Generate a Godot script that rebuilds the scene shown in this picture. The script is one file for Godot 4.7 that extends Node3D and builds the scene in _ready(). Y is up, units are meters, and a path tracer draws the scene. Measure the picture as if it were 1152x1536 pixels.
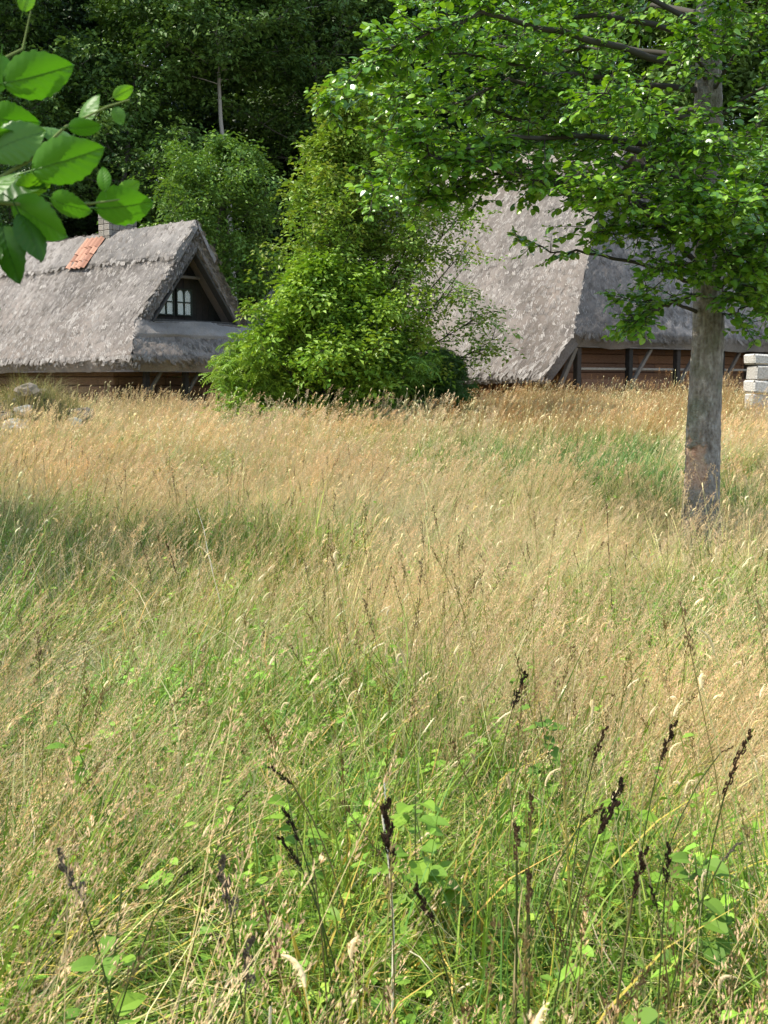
extends Node3D

# ---------------------------------------------------------------- mesh collector
class MB:
	var v := PackedVector3Array()
	var n := PackedVector3Array()
	var c := PackedColorArray()
	var ix := PackedInt32Array()
	func tri(a: Vector3, b: Vector3, d: Vector3, col: Color) -> void:
		var nn := (d - a).cross(b - a).normalized()
		var k := v.size()
		v.append(a); v.append(b); v.append(d)
		n.append(nn); n.append(nn); n.append(nn)
		c.append(col); c.append(col); c.append(col)
		ix.append(k); ix.append(k + 1); ix.append(k + 2)
	func quad(a: Vector3, b: Vector3, d: Vector3, e: Vector3, col: Color, want := Vector3.ZERO) -> void:
		var nn := (d - a).cross(b - a).normalized()
		if want != Vector3.ZERO and nn.dot(want) < 0.0:
			var t := b; b = e; e = t
			nn = -nn
		var k := v.size()
		for p in [a, b, d, e]:
			v.append(p); n.append(nn); c.append(col)
		for i in [0, 1, 2, 0, 2, 3]:
			ix.append(k + i)
	# a box between corners, edges chamfered by ch
	func box(lo: Vector3, hi: Vector3, col: Color, ch := 0.0) -> void:
		obox(Transform3D(Basis(), (lo + hi) * 0.5), hi - lo, col, ch)
	func obox(x: Transform3D, s: Vector3, col: Color, ch := 0.0) -> void:
		var h := s * 0.5
		var cc: float = min(ch, min(h.x, min(h.y, h.z)) * 0.6)
		var ax := [Vector3.RIGHT, Vector3.UP, Vector3.BACK]
		for i in 3:
			for sg in [-1.0, 1.0]:
				var a: Vector3 = ax[i] * sg
				var u: Vector3 = ax[(i + 1) % 3]
				var w: Vector3 = ax[(i + 2) % 3]
				var hu: float = h[(i + 1) % 3] - cc
				var hw: float = h[(i + 2) % 3] - cc
				var o: Vector3 = a * h[i]
				quad(x * (o - u * hu - w * hw), x * (o + u * hu - w * hw), x * (o + u * hu + w * hw), x * (o - u * hu + w * hw), col, x.basis * a)
		if cc <= 0.0:
			return
		for i in 3:
			var j := (i + 1) % 3
			var k := (i + 2) % 3
			for s1 in [-1.0, 1.0]:
				for s2 in [-1.0, 1.0]:
					var d1: Vector3 = ax[i] * s1
					var d2: Vector3 = ax[j] * s2
					var e: Vector3 = ax[k] * (h[k] - cc)
					var p1: Vector3 = d1 * h[i] + d2 * (h[j] - cc)
					var p2: Vector3 = d1 * (h[i] - cc) + d2 * h[j]
					quad(x * (p1 - e), x * (p1 + e), x * (p2 + e), x * (p2 - e), col, x.basis * (d1 + d2))
	# a round tube along points
	func tube(pts: Array, rad: Array, sides: int, col: Color, cap := true) -> void:
		var m := pts.size()
		var start := v.size()
		var side := Vector3.RIGHT
		for i in m:
			var t: Vector3 = (pts[min(i + 1, m - 1)] - pts[max(i - 1, 0)]).normalized()
			if abs(t.dot(side)) > 0.9:
				side = Vector3.BACK if abs(t.z) < 0.8 else Vector3.UP
			side = (side - t * t.dot(side)).normalized()
			var up := t.cross(side)
			for s in sides:
				var a := TAU * s / sides
				var d := side * cos(a) + up * sin(a)
				v.append(pts[i] + d * rad[i]); n.append(d); c.append(col)
		for i in m - 1:
			for s in sides:
				var p0 := start + i * sides + s
				var p1 := start + i * sides + (s + 1) % sides
				var q0 := p0 + sides
				var q1 := p1 + sides
				ix.append_array([p0, q0, p1, p1, q0, q1])
		if cap:
			var e := start + (m - 1) * sides
			for s in sides - 2:
				ix.append_array([e, e + s + 2, e + s + 1])
	# a curved grass blade
	func blade(b: Vector3, az: float, h: float, bend: float, w: float, col: Color, segs := 4, twist := 0.0) -> void:
		var d := Vector3(cos(az), 0, sin(az))
		var sd := Vector3(-sin(az + twist), 0, cos(az + twist))
		var k := v.size()
		for i in segs + 1:
			var t := float(i) / segs
			var p := b + d * (h * bend * t * t) + Vector3.UP * (h * t * (1.0 - 0.42 * bend * t * t))
			var tg := d * (2.0 * bend * t) + Vector3.UP * (1.0 - 1.26 * bend * t * t)
			var ww := w * 0.5 * pow(max(1.0 - t, 0.02), 0.6)
			var nn := sd.cross(tg).normalized()
			v.append(p - sd * ww); v.append(p + sd * ww)
			n.append(nn); n.append(nn); c.append(col); c.append(col)
		for i in segs:
			var a := k + i * 2
			var q := [a, a + 2, a + 1, a + 1, a + 2, a + 3]
			var g := (v[a + 2] - v[a]).cross(v[a + 1] - v[a])
			if g.dot(n[a]) > 0.0:
				q = [a, a + 1, a + 2, a + 1, a + 3, a + 2]
			ix.append_array(q)
	func mesh() -> ArrayMesh:
		var a := []
		a.resize(Mesh.ARRAY_MAX)
		a[Mesh.ARRAY_VERTEX] = v
		a[Mesh.ARRAY_NORMAL] = n
		a[Mesh.ARRAY_COLOR] = c
		a[Mesh.ARRAY_INDEX] = ix
		var m := ArrayMesh.new()
		m.add_surface_from_arrays(Mesh.PRIMITIVE_TRIANGLES, a)
		return m

var rng := RandomNumberGenerator.new()
var taken := {}
var M := {}
var fn := FastNoiseLite.new()

func rnd(a: float, b: float) -> float:
	return rng.randf_range(a, b)
func numbered(called: String) -> String:
	taken[called] = taken.get(called, -1) + 1
	return called if taken[called] == 0 else "%s_%03d" % [called, taken[called]]
func tag(o: Node, label: String, category: String, group := "", kind := "") -> Node:
	o.set_meta("label", label)
	o.set_meta("category", category)
	if group: o.set_meta("group", group)
	if kind: o.set_meta("kind", kind)
	return o
func thing(called: String, label: String, category: String, at: Vector3, turn := 0.0, group := "") -> Node3D:
	var o := Node3D.new()
	o.name = numbered(called)
	add_child(o)
	o.position = at
	o.rotation.y = turn
	tag(o, label, category, group)
	return o
func put(called: String, m: Mesh, mat: Material, parent: Node, x := Transform3D()) -> MeshInstance3D:
	var o := MeshInstance3D.new()
	o.mesh = m
	o.material_override = mat
	o.transform = x
	o.name = numbered(called) if parent == self else called
	parent.add_child(o, true)
	return o
func many(called: String, m: Mesh, mat: Material, parent: Node, xs: Array, cols: Array) -> MultiMeshInstance3D:
	var mm := MultiMesh.new()
	mm.transform_format = MultiMesh.TRANSFORM_3D
	mm.use_colors = true
	mm.mesh = m
	mm.instance_count = xs.size()
	for i in xs.size():
		mm.set_instance_transform(i, xs[i])
		mm.set_instance_color(i, cols[i])
	var o := MultiMeshInstance3D.new()
	o.multimesh = mm
	o.material_override = mat
	o.name = numbered(called) if parent == self else called
	parent.add_child(o, true)
	return o
func lin(r: float, g: float, b: float) -> Color:
	return Color(r, g, b)
func mixc(cs: Array, j := 0.12) -> Color:
	var a: Color = cs[rng.randi() % cs.size()]
	var b: Color = cs[rng.randi() % cs.size()]
	var k: Color = a.lerp(b, rng.randf())
	var s := rnd(1.0 - j, 1.0 + j)
	return Color(k.r * s, k.g * s, k.b * s)

# ---------------------------------------------------------------- materials
func noise_tex(size: int, freq: float, oct: int, cols: Array, sd: int, normal := false, bump := 4.0) -> NoiseTexture2D:
	var f := FastNoiseLite.new()
	f.seed = sd
	f.frequency = freq
	f.fractal_octaves = oct
	f.noise_type = FastNoiseLite.TYPE_SIMPLEX_SMOOTH
	var t := NoiseTexture2D.new()
	t.width = size; t.height = size
	t.seamless = true
	t.noise = f
	t.as_normal_map = normal
	t.bump_strength = bump
	if not normal:
		var g := Gradient.new()
		var offs := PackedFloat32Array()
		var cc := PackedColorArray()
		for i in cols.size():
			offs.append(float(i) / (cols.size() - 1))
			cc.append((cols[i] as Color).linear_to_srgb())
		g.offsets = offs; g.colors = cc
		t.color_ramp = g
	return t
func mat(called: String, rough: float, back := 0.0, backc := Color(1, 1, 1), spec := 0.5) -> StandardMaterial3D:
	var m := StandardMaterial3D.new()
	m.resource_name = called
	m.vertex_color_use_as_albedo = true
	m.roughness = rough
	m.metallic_specular = spec
	m.cull_mode = BaseMaterial3D.CULL_DISABLED
	if back > 0.0:
		m.backlight_enabled = true
		m.backlight = Color(backc.r * back, backc.g * back, backc.b * back)
	return m
func grained(called: String, rough: float, cols: Array, sc: Vector3, sd: int, bump := 5.0, freq := 0.02) -> StandardMaterial3D:
	var m := mat(called, rough)
	m.albedo_texture = noise_tex(512, freq, 5, cols, sd)
	m.normal_enabled = true
	m.normal_texture = noise_tex(512, freq * 1.6, 5, [], sd + 7, true, bump)
	m.normal_scale = 1.0
	m.uv1_triplanar = true
	m.uv1_scale = sc
	return m
func make_materials() -> void:
	M.grass = mat("grass", 0.55, 0.7, Color(1.0, 1.0, 0.75), 0.35)
	M.straw = mat("straw", 0.6, 0.35, Color(1, 0.95, 0.8), 0.3)
	M.seed = mat("seed_head", 0.85, 0.0, Color.WHITE, 0.2)
	M.alder_leaf = mat("alder_leaf", 0.33, 0.8, Color(1.0, 1.0, 0.5), 0.55)
	M.leaf = mat("leaf", 0.45, 0.75, Color(1.0, 1.0, 0.6), 0.4)
	M.near_leaf = mat("near_leaf", 0.42, 0.95, Color(0.9, 1.0, 0.45), 0.4)
	M.forest_leaf = mat("forest_leaf", 0.5, 0.55, Color(1.0, 1.0, 0.6), 0.35)
	M.bark = grained("bark", 0.9, [lin(.55, .5, .45), lin(.9, .88, .85), lin(1.3, 1.28, 1.22)], Vector3(3, 1.6, 3), 3, 14.0)
	M.branch = mat("branch", 0.9, 0.0, Color.WHITE, 0.2)
	M.thatch = grained("thatch", 0.95, [lin(.55, .53, .52), lin(.85, .82, .8), lin(1.0, .98, .96), lin(1.35, 1.33, 1.3)], Vector3(4.5, .8, 3.0), 11, 18.0, 0.02)
	M.reed = mat("reed", 0.9, 0.0, Color.WHITE, 0.2)
	M.wood = grained("wood", 0.85, [lin(.6, .58, .55), lin(.9, .9, .9), lin(1.2, 1.15, 1.1)], Vector3(.5, 3.5, .5), 21, 10.0)
	M.wood_v = grained("wood_upright", 0.85, [lin(.6, .58, .55), lin(.9, .9, .9), lin(1.2, 1.15, 1.1)], Vector3(3.5, .4, 3.5), 23, 10.0)
	M.tile = grained("clay_tile", 0.8, [lin(.7, .62, .58), lin(1.0, 1.0, 1.0), lin(1.15, 1.2, 1.2)], Vector3(2, 2, 2), 31, 6.0)
	M.stone = grained("stone", 0.9, [lin(.6, .58, .55), lin(.95, .94, .92), lin(1.25, 1.24, 1.2)], Vector3(1.5, 1.5, 1.5), 41, 14.0)
	M.soil = grained("soil", 1.0, [lin(.05, .045, .02), lin(.1, .085, .035), lin(.17, .15, .07)], Vector3(.6, .6, .6), 51, 10.0)
	M.curtain = mat("curtain", 0.9, 0.3)
	var g := mat("window_glass", 0.05)
	g.vertex_color_use_as_albedo = false
	g.albedo_color = Color(.75, .85, .82, 0.22)
	g.transparency = BaseMaterial3D.TRANSPARENCY_ALPHA
	M.glass = g

# ---------------------------------------------------------------- ground
const HUT_AT := Vector2(-4.67, -30.0)
const HUT_TURN := -40.0
const BARN_AT := Vector2(7.55, -38.27)
const BARN_TURN := -51.5
func to_local2(x: float, z: float, o: Vector2, deg: float) -> Vector2:
	var a := deg_to_rad(deg)
	var d := Vector2(x, z) - o
	return Vector2(cos(a) * d.x - sin(a) * d.y, sin(a) * d.x + cos(a) * d.y)
func ground_y(x: float, z: float) -> float:
	var t := smoothstep(9.0, 27.0, -z)
	return t * 0.38 + smoothstep(20.0, 32.0, -z) * smoothstep(0.0, 6.0, x) * 0.2 + fn.get_noise_2d(x * 9.0, z * 9.0) * 0.07
func in_house(x: float, z: float) -> bool:
	if z > -20.0: return false
	var h := to_local2(x, z, HUT_AT, HUT_TURN)
	if abs(h.y) < 1.95 and h.x < 0.2 and h.x > -12.0: return true
	var b := to_local2(x, z, BARN_AT, BARN_TURN)
	return abs(b.y) < 4.7 and b.x < 2.0 and b.x > -18.0
func make_ground() -> void:
	var mb := MB.new()
	var xs := []
	var zs := []
	var a := -16.0
	while a <= 16.01:
		xs.append(a); a += 0.5
	for e in [22.0, 32.0, 50.0, 90.0, 200.0, 400.0]:
		xs.append(e); xs.push_front(-e)
	zs = [60.0, 20.0, 6.0, 2.0]
	a = 1.5
	while a >= -44.0:
		zs.append(a); a -= 0.5
	zs.append_array([-52.0, -64.0, -90.0, -160.0, -400.0])
	for z in zs:
		for x in xs:
			mb.v.append(Vector3(x, ground_y(x, z), z))
			mb.n.append(Vector3.UP); mb.c.append(Color.WHITE)
	var w := xs.size()
	for j in zs.size() - 1:
		for i in w - 1:
			var p := j * w + i
			mb.ix.append_array([p, p + w, p + 1, p + 1, p + w, p + w + 1])
	var o := put("ground", mb.mesh(), M.soil, self)
	tag(o, "earth of the meadow under the long grass", "ground", "", "structure")

# ---------------------------------------------------------------- thatched roofs
func mitre(ns: Array, t: float) -> Vector3:
	if ns.size() == 1: return ns[0] * t
	return (ns[0] + ns[1]) * (t / (1.0 + ns[0].dot(ns[1])))
func blerp(q: Array, u: float, w: float) -> Vector3:
	return (q[0] as Vector3).lerp(q[1], u).lerp((q[3] as Vector3).lerp(q[2], u), w)
func shag(p: Vector3) -> float:
	return fn.get_noise_3dv(p * 14.0) * 0.07 + fn.get_noise_3dv(p * 55.0) * 0.03 + fn.get_noise_3dv(p * 160.0) * 0.02 + fn.get_noise_3dv(p * 420.0) * 0.016
# q: outer corners (ridge far, ridge near, eave near, eave far); off: inward depth at each; free: which of far, near, ridge, eave ends are cut edges
func roof_face(mb: MB, q: Array, off: Array, free: Array, step: float, rr: float, base: Color, ragged := 0.06, raise := 0.0) -> void:
	var lu: float = (q[1] - q[0]).length()
	var lw: float = ((q[3] - q[0]).length() + (q[2] - q[1]).length()) * 0.5
	var nu := int(max(lu, (q[2] - q[3]).length()) / step) + 2
	var nw := int(lw / step) + 2
	var fnm: Vector3 = (q[1] - q[0]).cross(q[3] - q[0]).normalized()
	if fnm.y < 0.0: fnm = -fnm
	var down: Vector3 = ((q[3] + q[2]) - (q[0] + q[1])).normalized()
	var k := mb.v.size()
	for j in nw + 1:
		for i in nu + 1:
			var u := float(i) / nu
			var w := float(j) / nw
			var p := blerp(q, u, w)
			var o := blerp(off, u, w)
			var lru: float = ((q[1] as Vector3).lerp(q[2], w) - (q[0] as Vector3).lerp(q[3], w)).length()
			var d := 99.0
			if free[0]: d = min(d, u * lru)
			if free[1]: d = min(d, (1.0 - u) * lru)
			if free[2]: d = min(d, w * lw)
			if free[3]: d = min(d, (1.0 - w) * lw)
			var e: float = 1.0 - min(d / rr, 1.0)
			var prof := sqrt(max(0.0, 1.0 - e * e))
			var s := shag(p)
			if free[3]: p += down * (fn.get_noise_3dv(p * 26.0) * ragged * 2.0 * smoothstep(0.9, 1.0, w))
			p = p - o * (1.0 - prof) + fnm * ((s + raise) * (0.25 + 0.75 * prof))
			mb.v.append(p); mb.n.append(fnm)
			var t := 1.0 + fn.get_noise_3dv(p * 5.0 + Vector3(40, 0, 0)) * 0.5 + fn.get_noise_3dv(p * 30.0) * 0.45 + fn.get_noise_3dv(Vector3(p.x * 260.0, p.y * 40.0, p.z * 40.0)) * .3
			var warm := fn.get_noise_3dv(p * 7.0 + Vector3(0, 90, 0))
			mb.c.append(Color(base.r * t * (1.0 + 0.10 * warm), base.g * t, base.b * t * (1.0 - 0.10 * warm)))
	var row := nu + 1
	for j in nw:
		for i in nu:
			var a := k + j * row + i
			var g := (mb.v[a + row] - mb.v[a]).cross(mb.v[a + 1] - mb.v[a])
			if g.dot(fnm) > 0.0:
				mb.ix.append_array([a, a + 1, a + row, a + 1, a + row + 1, a + row])
			else:
				mb.ix.append_array([a, a + row, a + 1, a + 1, a + row, a + row + 1])
	for j in nw + 1:
		for i in nu + 1:
			var a := k + j * row + i
			var du: Vector3 = mb.v[a + (1 if i < nu else 0)] - mb.v[a - (1 if i > 0 else 0)]
			var dw: Vector3 = mb.v[a + (row if j < nw else 0)] - mb.v[a - (row if j > 0 else 0)]
			var nn := du.cross(dw).normalized()
			mb.n[a] = nn if nn.dot(fnm) > 0.0 else -nn
	var inn := []
	for i in 4: inn.append(q[i] - off[i])
	mb.quad(inn[0], inn[1], inn[2], inn[3], base, -fnm)
func straws(xs: Array, cols: Array, q: Array, per: float, len: float, pal: Array) -> void:
	var fnm: Vector3 = (q[1] - q[0]).cross(q[3] - q[0]).normalized()
	if fnm.y < 0.0: fnm = -fnm
	var ar: float = ((q[1] - q[0]).length() + (q[2] - q[3]).length()) * 0.5 * ((q[3] - q[0]).length() + (q[2] - q[1]).length()) * 0.5
	for i in int(ar * per):
		var u := rng.randf()
		var w := rng.randf()
		var p := blerp(q, u, w)
		var down: Vector3 = ((q[3] as Vector3).lerp(q[2], u) - (q[0] as Vector3).lerp(q[1], u)).normalized()
		p += fnm * (shag(p) + 0.004)
		var d := (down + fnm * rnd(0.0, 0.12) + fnm.cross(down) * rnd(-0.55, 0.55)).normalized()
		var sd := fnm.cross(d).normalized()
		var l := len * rnd(0.5, 1.3)
		xs.append(Transform3D(Basis(sd * rnd(.7, 1.6), d * l, sd.cross(d)), p - d * (l * 0.3)))
		cols.append(mixc(pal, 0.2))
func eave_straws(xs: Array, cols: Array, a: Vector3, b: Vector3, down: Vector3, out: Vector3, t: float, pal: Array) -> void:
	for i in int((b - a).length() * 70.0):
		var p := a.lerp(b, rng.randf()) - out * (t * rnd(.15, .95)) + down * rnd(-.05, .02)
		var d := (down * 1.0 - out * rnd(-.1, .5) + (b - a).normalized() * rnd(-.3, .3)).normalized()
		var sd := out.cross(d).normalized()
		xs.append(Transform3D(Basis(sd * rnd(.7, 1.3), d * rnd(.06, .13), sd.cross(d)), p - d * .04))
		cols.append(mixc(pal, 0.2))
func straw_mesh() -> ArrayMesh:
	var mb := MB.new()
	for k in 4:
		var x := (k - 1.5) * 0.016
		var z := 0.004 * ((k * 7) % 3)
		mb.quad(Vector3(x - .007, 0.1 * (k % 2), z), Vector3(x + .007, 0.1 * (k % 2), z + .005), Vector3(x + .005 + .01 * (k - 1), 0.8 + .07 * k, z + .012), Vector3(x - .005 + .01 * (k - 1), 0.8 + .07 * k, z + .008), Color.WHITE)
	return mb.mesh()

# o: ridge height h, gable foot height hs, end eave height eh, half width hw, end run xr, length len, thickness t, low eave lh (0 none)
func make_roof(house: Node3D, o: Dictionary) -> void:
	var t: float = o.t
	var zg: float = o.hw * (o.h - o.hs) / (o.h - o.eh)
	var pal := [lin(.21, .185, .165), lin(.29, .26, .235), lin(.38, .345, .31), lin(.15, .13, .11)]
	var base := lin(.225, .195, .172)
	var mb := MB.new()
	var xs := []
	var cs := []
	var faces := []
	var slope := Vector2(o.h - o.eh, o.hw).normalized()
	var nl := Vector3(0, slope.y, slope.x)
	var nr := Vector3(0, slope.y, -slope.x)
	var es := Vector2(o.hs - o.eh, o.xr).normalized()
	var ne := Vector3(es.x, es.y, 0)
	var nf := Vector3(-es.x, es.y, 0)
	var L: float = o.len
	for sg in [1.0, -1.0]:
		var nn: Vector3 = nl if sg > 0 else nr
		var no: Vector3 = nr if sg > 0 else nl
		var R0 := Vector3(-L, o.h, 0)
		var R1 := Vector3(o.prow, o.h + 0.05, 0)
		var G1 := Vector3(0, o.hs, zg * sg)
		var G0 := Vector3(-L, o.hs, zg * sg)
		var E1 := Vector3(o.xr, o.eh, o.hw * sg)
		var E0 := Vector3(-L - o.xr, o.eh, o.hw * sg)
		var mr := mitre([nn, no], t)
		faces.append([[R0, R1, G1, G0], [mr, mr, mitre([nn], t), mitre([nn], t)], [true, true, false, false]])
		var low: bool = o.lh > 0.0
		faces.append([[G0, G1, E1, E0], [mitre([nn], t), mitre([nn], t), mitre([nn, ne], t), mitre([nn, nf], t)], [false, false, false, not low]])
		if low:
			var dz: float = (o.eh - o.lh) * o.hw / (o.h - o.eh)
			faces.append([[E0, E1, Vector3(o.xr - 0.25, o.lh, (o.hw + dz) * sg), Vector3(-L - o.xr, o.lh, (o.hw + dz) * sg)], [mitre([nn], t), mitre([nn], t), mitre([nn], t), mitre([nn], t)], [true, true, false, true]])
	faces.append([[Vector3(0, o.hs, zg), Vector3(0, o.hs, -zg), Vector3(o.xr, o.eh, -o.hw), Vector3(o.xr, o.eh, o.hw)], [mitre([ne, nl], t), mitre([ne, nr], t), mitre([ne, nr], t), mitre([ne, nl], t)], [false, false, true, true]])
	faces.append([[Vector3(-L, o.hs, -zg), Vector3(-L, o.hs, zg), Vector3(-L - o.xr, o.eh, o.hw), Vector3(-L - o.xr, o.eh, -o.hw)], [mitre([nf, nr], t), mitre([nf, nl], t), mitre([nf, nl], t), mitre([nf, nr], t)], [false, false, true, true]])
	for f in faces:
		roof_face(mb, f[0], f[1], f[2], o.step, 0.13, base)
		straws(xs, cs, f[0], o.per, o.sl, pal)
		if f[2][3]:
			var fq: Array = f[0]
			var up: Vector3 = (fq[1] - fq[0]).cross(fq[3] - fq[0]).normalized()
			eave_straws(xs, cs, fq[3], fq[2], (fq[2] - fq[1] + fq[3] - fq[0]).normalized(), up if up.y > 0 else -up, t, pal)
	# cut ends of the reeds along the rakes
	for sg in [1.0, -1.0]:
		var nn: Vector3 = nl if sg > 0 else nr
		var a0 := Vector3(o.prow, o.h, 0)
		var b0 := Vector3(0, o.hs, zg * sg)
		var dn := (b0 - a0).normalized()
		for i in int((b0 - a0).length() * 150.0):
			var p := a0.lerp(b0, rng.randf()) - nn * (t * rnd(.0, 1.0)) - Vector3(rnd(.0, .06), 0, 0)
			var d := (dn + Vector3(rnd(.1, .5), 0, 0) + nn * rnd(-.3, .3)).normalized()
			var sd := nn.cross(d).normalized()
			xs.append(Transform3D(Basis(sd * rnd(.7, 1.3), d * rnd(.05, .14), sd.cross(d)), p - d * .03))
			cs.append(mixc(pal, 0.2))
	var roof := put("roof", mb.mesh(), M.thatch, house)
	roof.set_meta("label", "thick grey weathered thatch")
	# the ridge cap: a second layer folded over the ridge with a stitched, uneven lower edge
	var cap := MB.new()
	var cx := []
	var cc := []
	var cw: float = o.cap
	for sg in [1.0, -1.0]:
		var nn: Vector3 = nl if sg > 0 else nr
		var no: Vector3 = nr if sg > 0 else nl
		var dn := Vector3(0, -slope.x, slope.y * sg) * cw
		var q := [Vector3(-L - 0.03, o.h, 0), Vector3(o.prow + 0.04, o.h + 0.05, 0), Vector3(o.prow * 0.6 + 0.04, o.h, 0) + dn, Vector3(-L - 0.03, o.h, 0) + dn]
		var up := mitre([nn, no], 0.1)
		for i in 4: q[i] += up if i < 2 else nn * 0.1
		roof_face(cap, q, [up * 1.2, up * 1.2, nn * 0.17, nn * 0.17], [true, true, false, true], o.step, 0.05, lin(.27, .24, .215), 0.09)
		straws(cx, cc, q, o.per * 0.7, o.sl * 0.8, pal)
	var rc := put("ridge_cap", cap.mesh(), M.thatch, house)
	# a second course along the foot of the gable end
	var sk := MB.new()
	var f0 := Vector3(0, o.hs, zg).lerp(Vector3(o.xr, o.eh, o.hw), 0.0)
	var f1 := Vector3(0, o.hs, zg).lerp(Vector3(o.xr, o.eh, o.hw), o.course)
	var mz := Vector3(1, 1, -1)
	var qs := [f0 + ne * .05, f0 * mz + ne * .05, f1 * mz + ne * .05, f1 + ne * .05]
	roof_face(sk, qs, [ne * .08, ne * .08, ne * .08, ne * .08], [true, true, false, true], o.step, 0.05, lin(.25, .228, .21), 0.05)
	put("gable_course", sk.mesh(), M.thatch, house)
	var sm := straw_mesh()
	var a := many("loose_reeds", sm, M.reed, roof, xs, cs)
	a.set_meta("kind", "stuff")
	var b := many("loose_reeds", sm, M.reed, rc, cx, cc)
	b.set_meta("kind", "stuff")

func plank(parent: Node, called: String, lo: Vector3, hi: Vector3, cols: Array, m: Material, ch := 0.012) -> MeshInstance3D:
	var mb := MB.new()
	mb.obox(Transform3D(), hi - lo, mixc(cols, 0.15), ch)
	return put(called, mb.mesh(), m, parent, Transform3D(Basis(), (lo + hi) * 0.5))
func beam(parent: Node, called: String, a: Vector3, b: Vector3, w: float, d: float, cols: Array, m: Material) -> MeshInstance3D:
	var mb := MB.new()
	var t := (b - a).normalized()
	var s := t.cross(Vector3.RIGHT if abs(t.x) < 0.8 else Vector3.UP).normalized()
	var bs := Basis(s, t, s.cross(t))
	mb.obox(Transform3D(), Vector3(w, (b - a).length(), d), mixc(cols, 0.15), 0.012)
	return put(called, mb.mesh(), m, parent, Transform3D(bs, (a + b) * 0.5))

# ---------------------------------------------------------------- the two houses
func gable_boards(parent: Node, x: float, y0: float, apex: float, sl: float, w: float, cols: Array) -> void:
	var hz := (apex - y0) / sl
	var z := -hz
	while z < hz:
		var z1: float = min(z + w - 0.008, hz)
		var mb := MB.new()
		var col := mixc(cols, 0.2)
		var ya: float = max(apex - abs(z) * sl, y0 + 0.01)
		var yb: float = max(apex - abs(z1) * sl, y0 + 0.01)
		var xo := x + rnd(-.006, .006)
		var f := [Vector3(xo, y0, z), Vector3(xo, y0, z1), Vector3(xo, yb, z1), Vector3(xo, ya, z)]
		var b := []
		for p in f: b.append(p - Vector3(.03, 0, 0))
		mb.quad(f[0], f[1], f[2], f[3], col, Vector3.RIGHT)
		mb.quad(b[0], b[1], b[2], b[3], col, Vector3.LEFT)
		for i in 4:
			mb.quad(f[i], f[(i + 1) % 4], b[(i + 1) % 4], b[i], col, (f[i] + f[(i + 1) % 4]) * .5 - (f[0] + f[1] + f[2] + f[3]) * .25)
		put("plank", mb.mesh(), M.wood_v, parent)
		z += w
func casement(house: Node3D, x: float, z0: float, z1: float, y0: float, y1: float) -> void:
	var mb := MB.new()
	var col := lin(.035, .045, .035)
	var b := 0.035
	mb.box(Vector3(x, y0 - b, z0 - b), Vector3(x + .05, y0, z1 + b), col, .006)
	mb.box(Vector3(x, y1, z0 - b), Vector3(x + .05, y1 + b, z1 + b), col, .006)
	mb.box(Vector3(x, y0, z0 - b), Vector3(x + .05, y1, z0), col, .006)
	mb.box(Vector3(x, y0, z1), Vector3(x + .05, y1, z1 + b), col, .006)
	var zm := (z0 + z1) * .5
	var ym := (y0 + y1) * .5
	mb.box(Vector3(x + .004, y0, zm - .02), Vector3(x + .045, y1, zm + .02), col, .005)
	mb.box(Vector3(x + .006, ym - .018, z0), Vector3(x + .043, ym + .018, zm - .02), col, .005)
	mb.box(Vector3(x + .006, ym - .018, zm + .02), Vector3(x + .043, ym + .018, z1), col, .005)
	# spandrels that round the heads of the upper panes
	for s in [[z0, zm - .02], [zm + .02, z1]]:
		for e in [0, 1]:
			var za: float = s[e]
			var dz: float = (s[1 - e] - s[e]) * .4
			mb.quad(Vector3(x + .03, y1, za), Vector3(x + .03, y1, za + dz), Vector3(x + .03, y1 - .025, za + dz * .5), Vector3(x + .03, y1 - .09, za), col, Vector3.RIGHT)
	var win := put("window", mb.mesh(), M.wood_v, house)
	win.set_meta("label", "small dark casement of four panes with rounded heads")
	for s in [[z0, zm - .02], [zm + .02, z1]]:
		for h in [[y0, ym - .018], [ym + .018, y1]]:
			var g := MB.new()
			g.box(Vector3(x + .018, h[0], s[0]), Vector3(x + .022, h[1], s[1]), Color.WHITE)
			put("pane", g.mesh(), M.glass, win)
	var cu := MB.new()
	var k := 14
	for i in k:
		var a := z0 + (z1 - z0) * i / k
		var d := z0 + (z1 - z0) * (i + 1) / k
		cu.quad(Vector3(x - .012 + .004 * (i % 2), y0, a), Vector3(x - .012 + .004 * ((i + 1) % 2), y0, d), Vector3(x - .012 + .004 * ((i + 1) % 2), y1, d), Vector3(x - .012 + .004 * (i % 2), y1, a), lin(.3, .33, .31), Vector3.RIGHT)
	put("curtain", cu.mesh(), M.curtain, win)
func walls(house: Node3D, x0: float, x1: float, hz: float, y0: float, y1: float, bh: float, cols: Array) -> void:
	# four log or board walls, each board a piece of its own
	var y := y0
	while y < y1 - 0.02:
		var top: float = min(y + bh - 0.012, y1)
		var m := x0 + (x1 - x0) * rnd(.35, .65)
		var e := rnd(-.012, .012)
		for s in [[x0, m - .004], [m + .004, x1]]:
			plank(house, "plank", Vector3(s[0], y, hz - .14 + e), Vector3(s[1], top, hz + e), cols, M.wood, .02)
			plank(house, "plank", Vector3(s[0], y, -hz + e), Vector3(s[1], top, -hz + .14 + e), cols, M.wood, .02)
		var zm := rnd(-.4, .4) * hz
		for s in [[-hz + .15, zm - .004], [zm + .004, hz - .16]]:
			plank(house, "plank", Vector3(x1 - .15 + e, y, s[0]), Vector3(x1 - .003 + e, top, s[1]), cols, M.wood, .02)
		plank(house, "plank", Vector3(x0 + .003, y, -hz + .15), Vector3(x0 + .15, top, hz - .16), cols, M.wood, .02)
		y += bh
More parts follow.
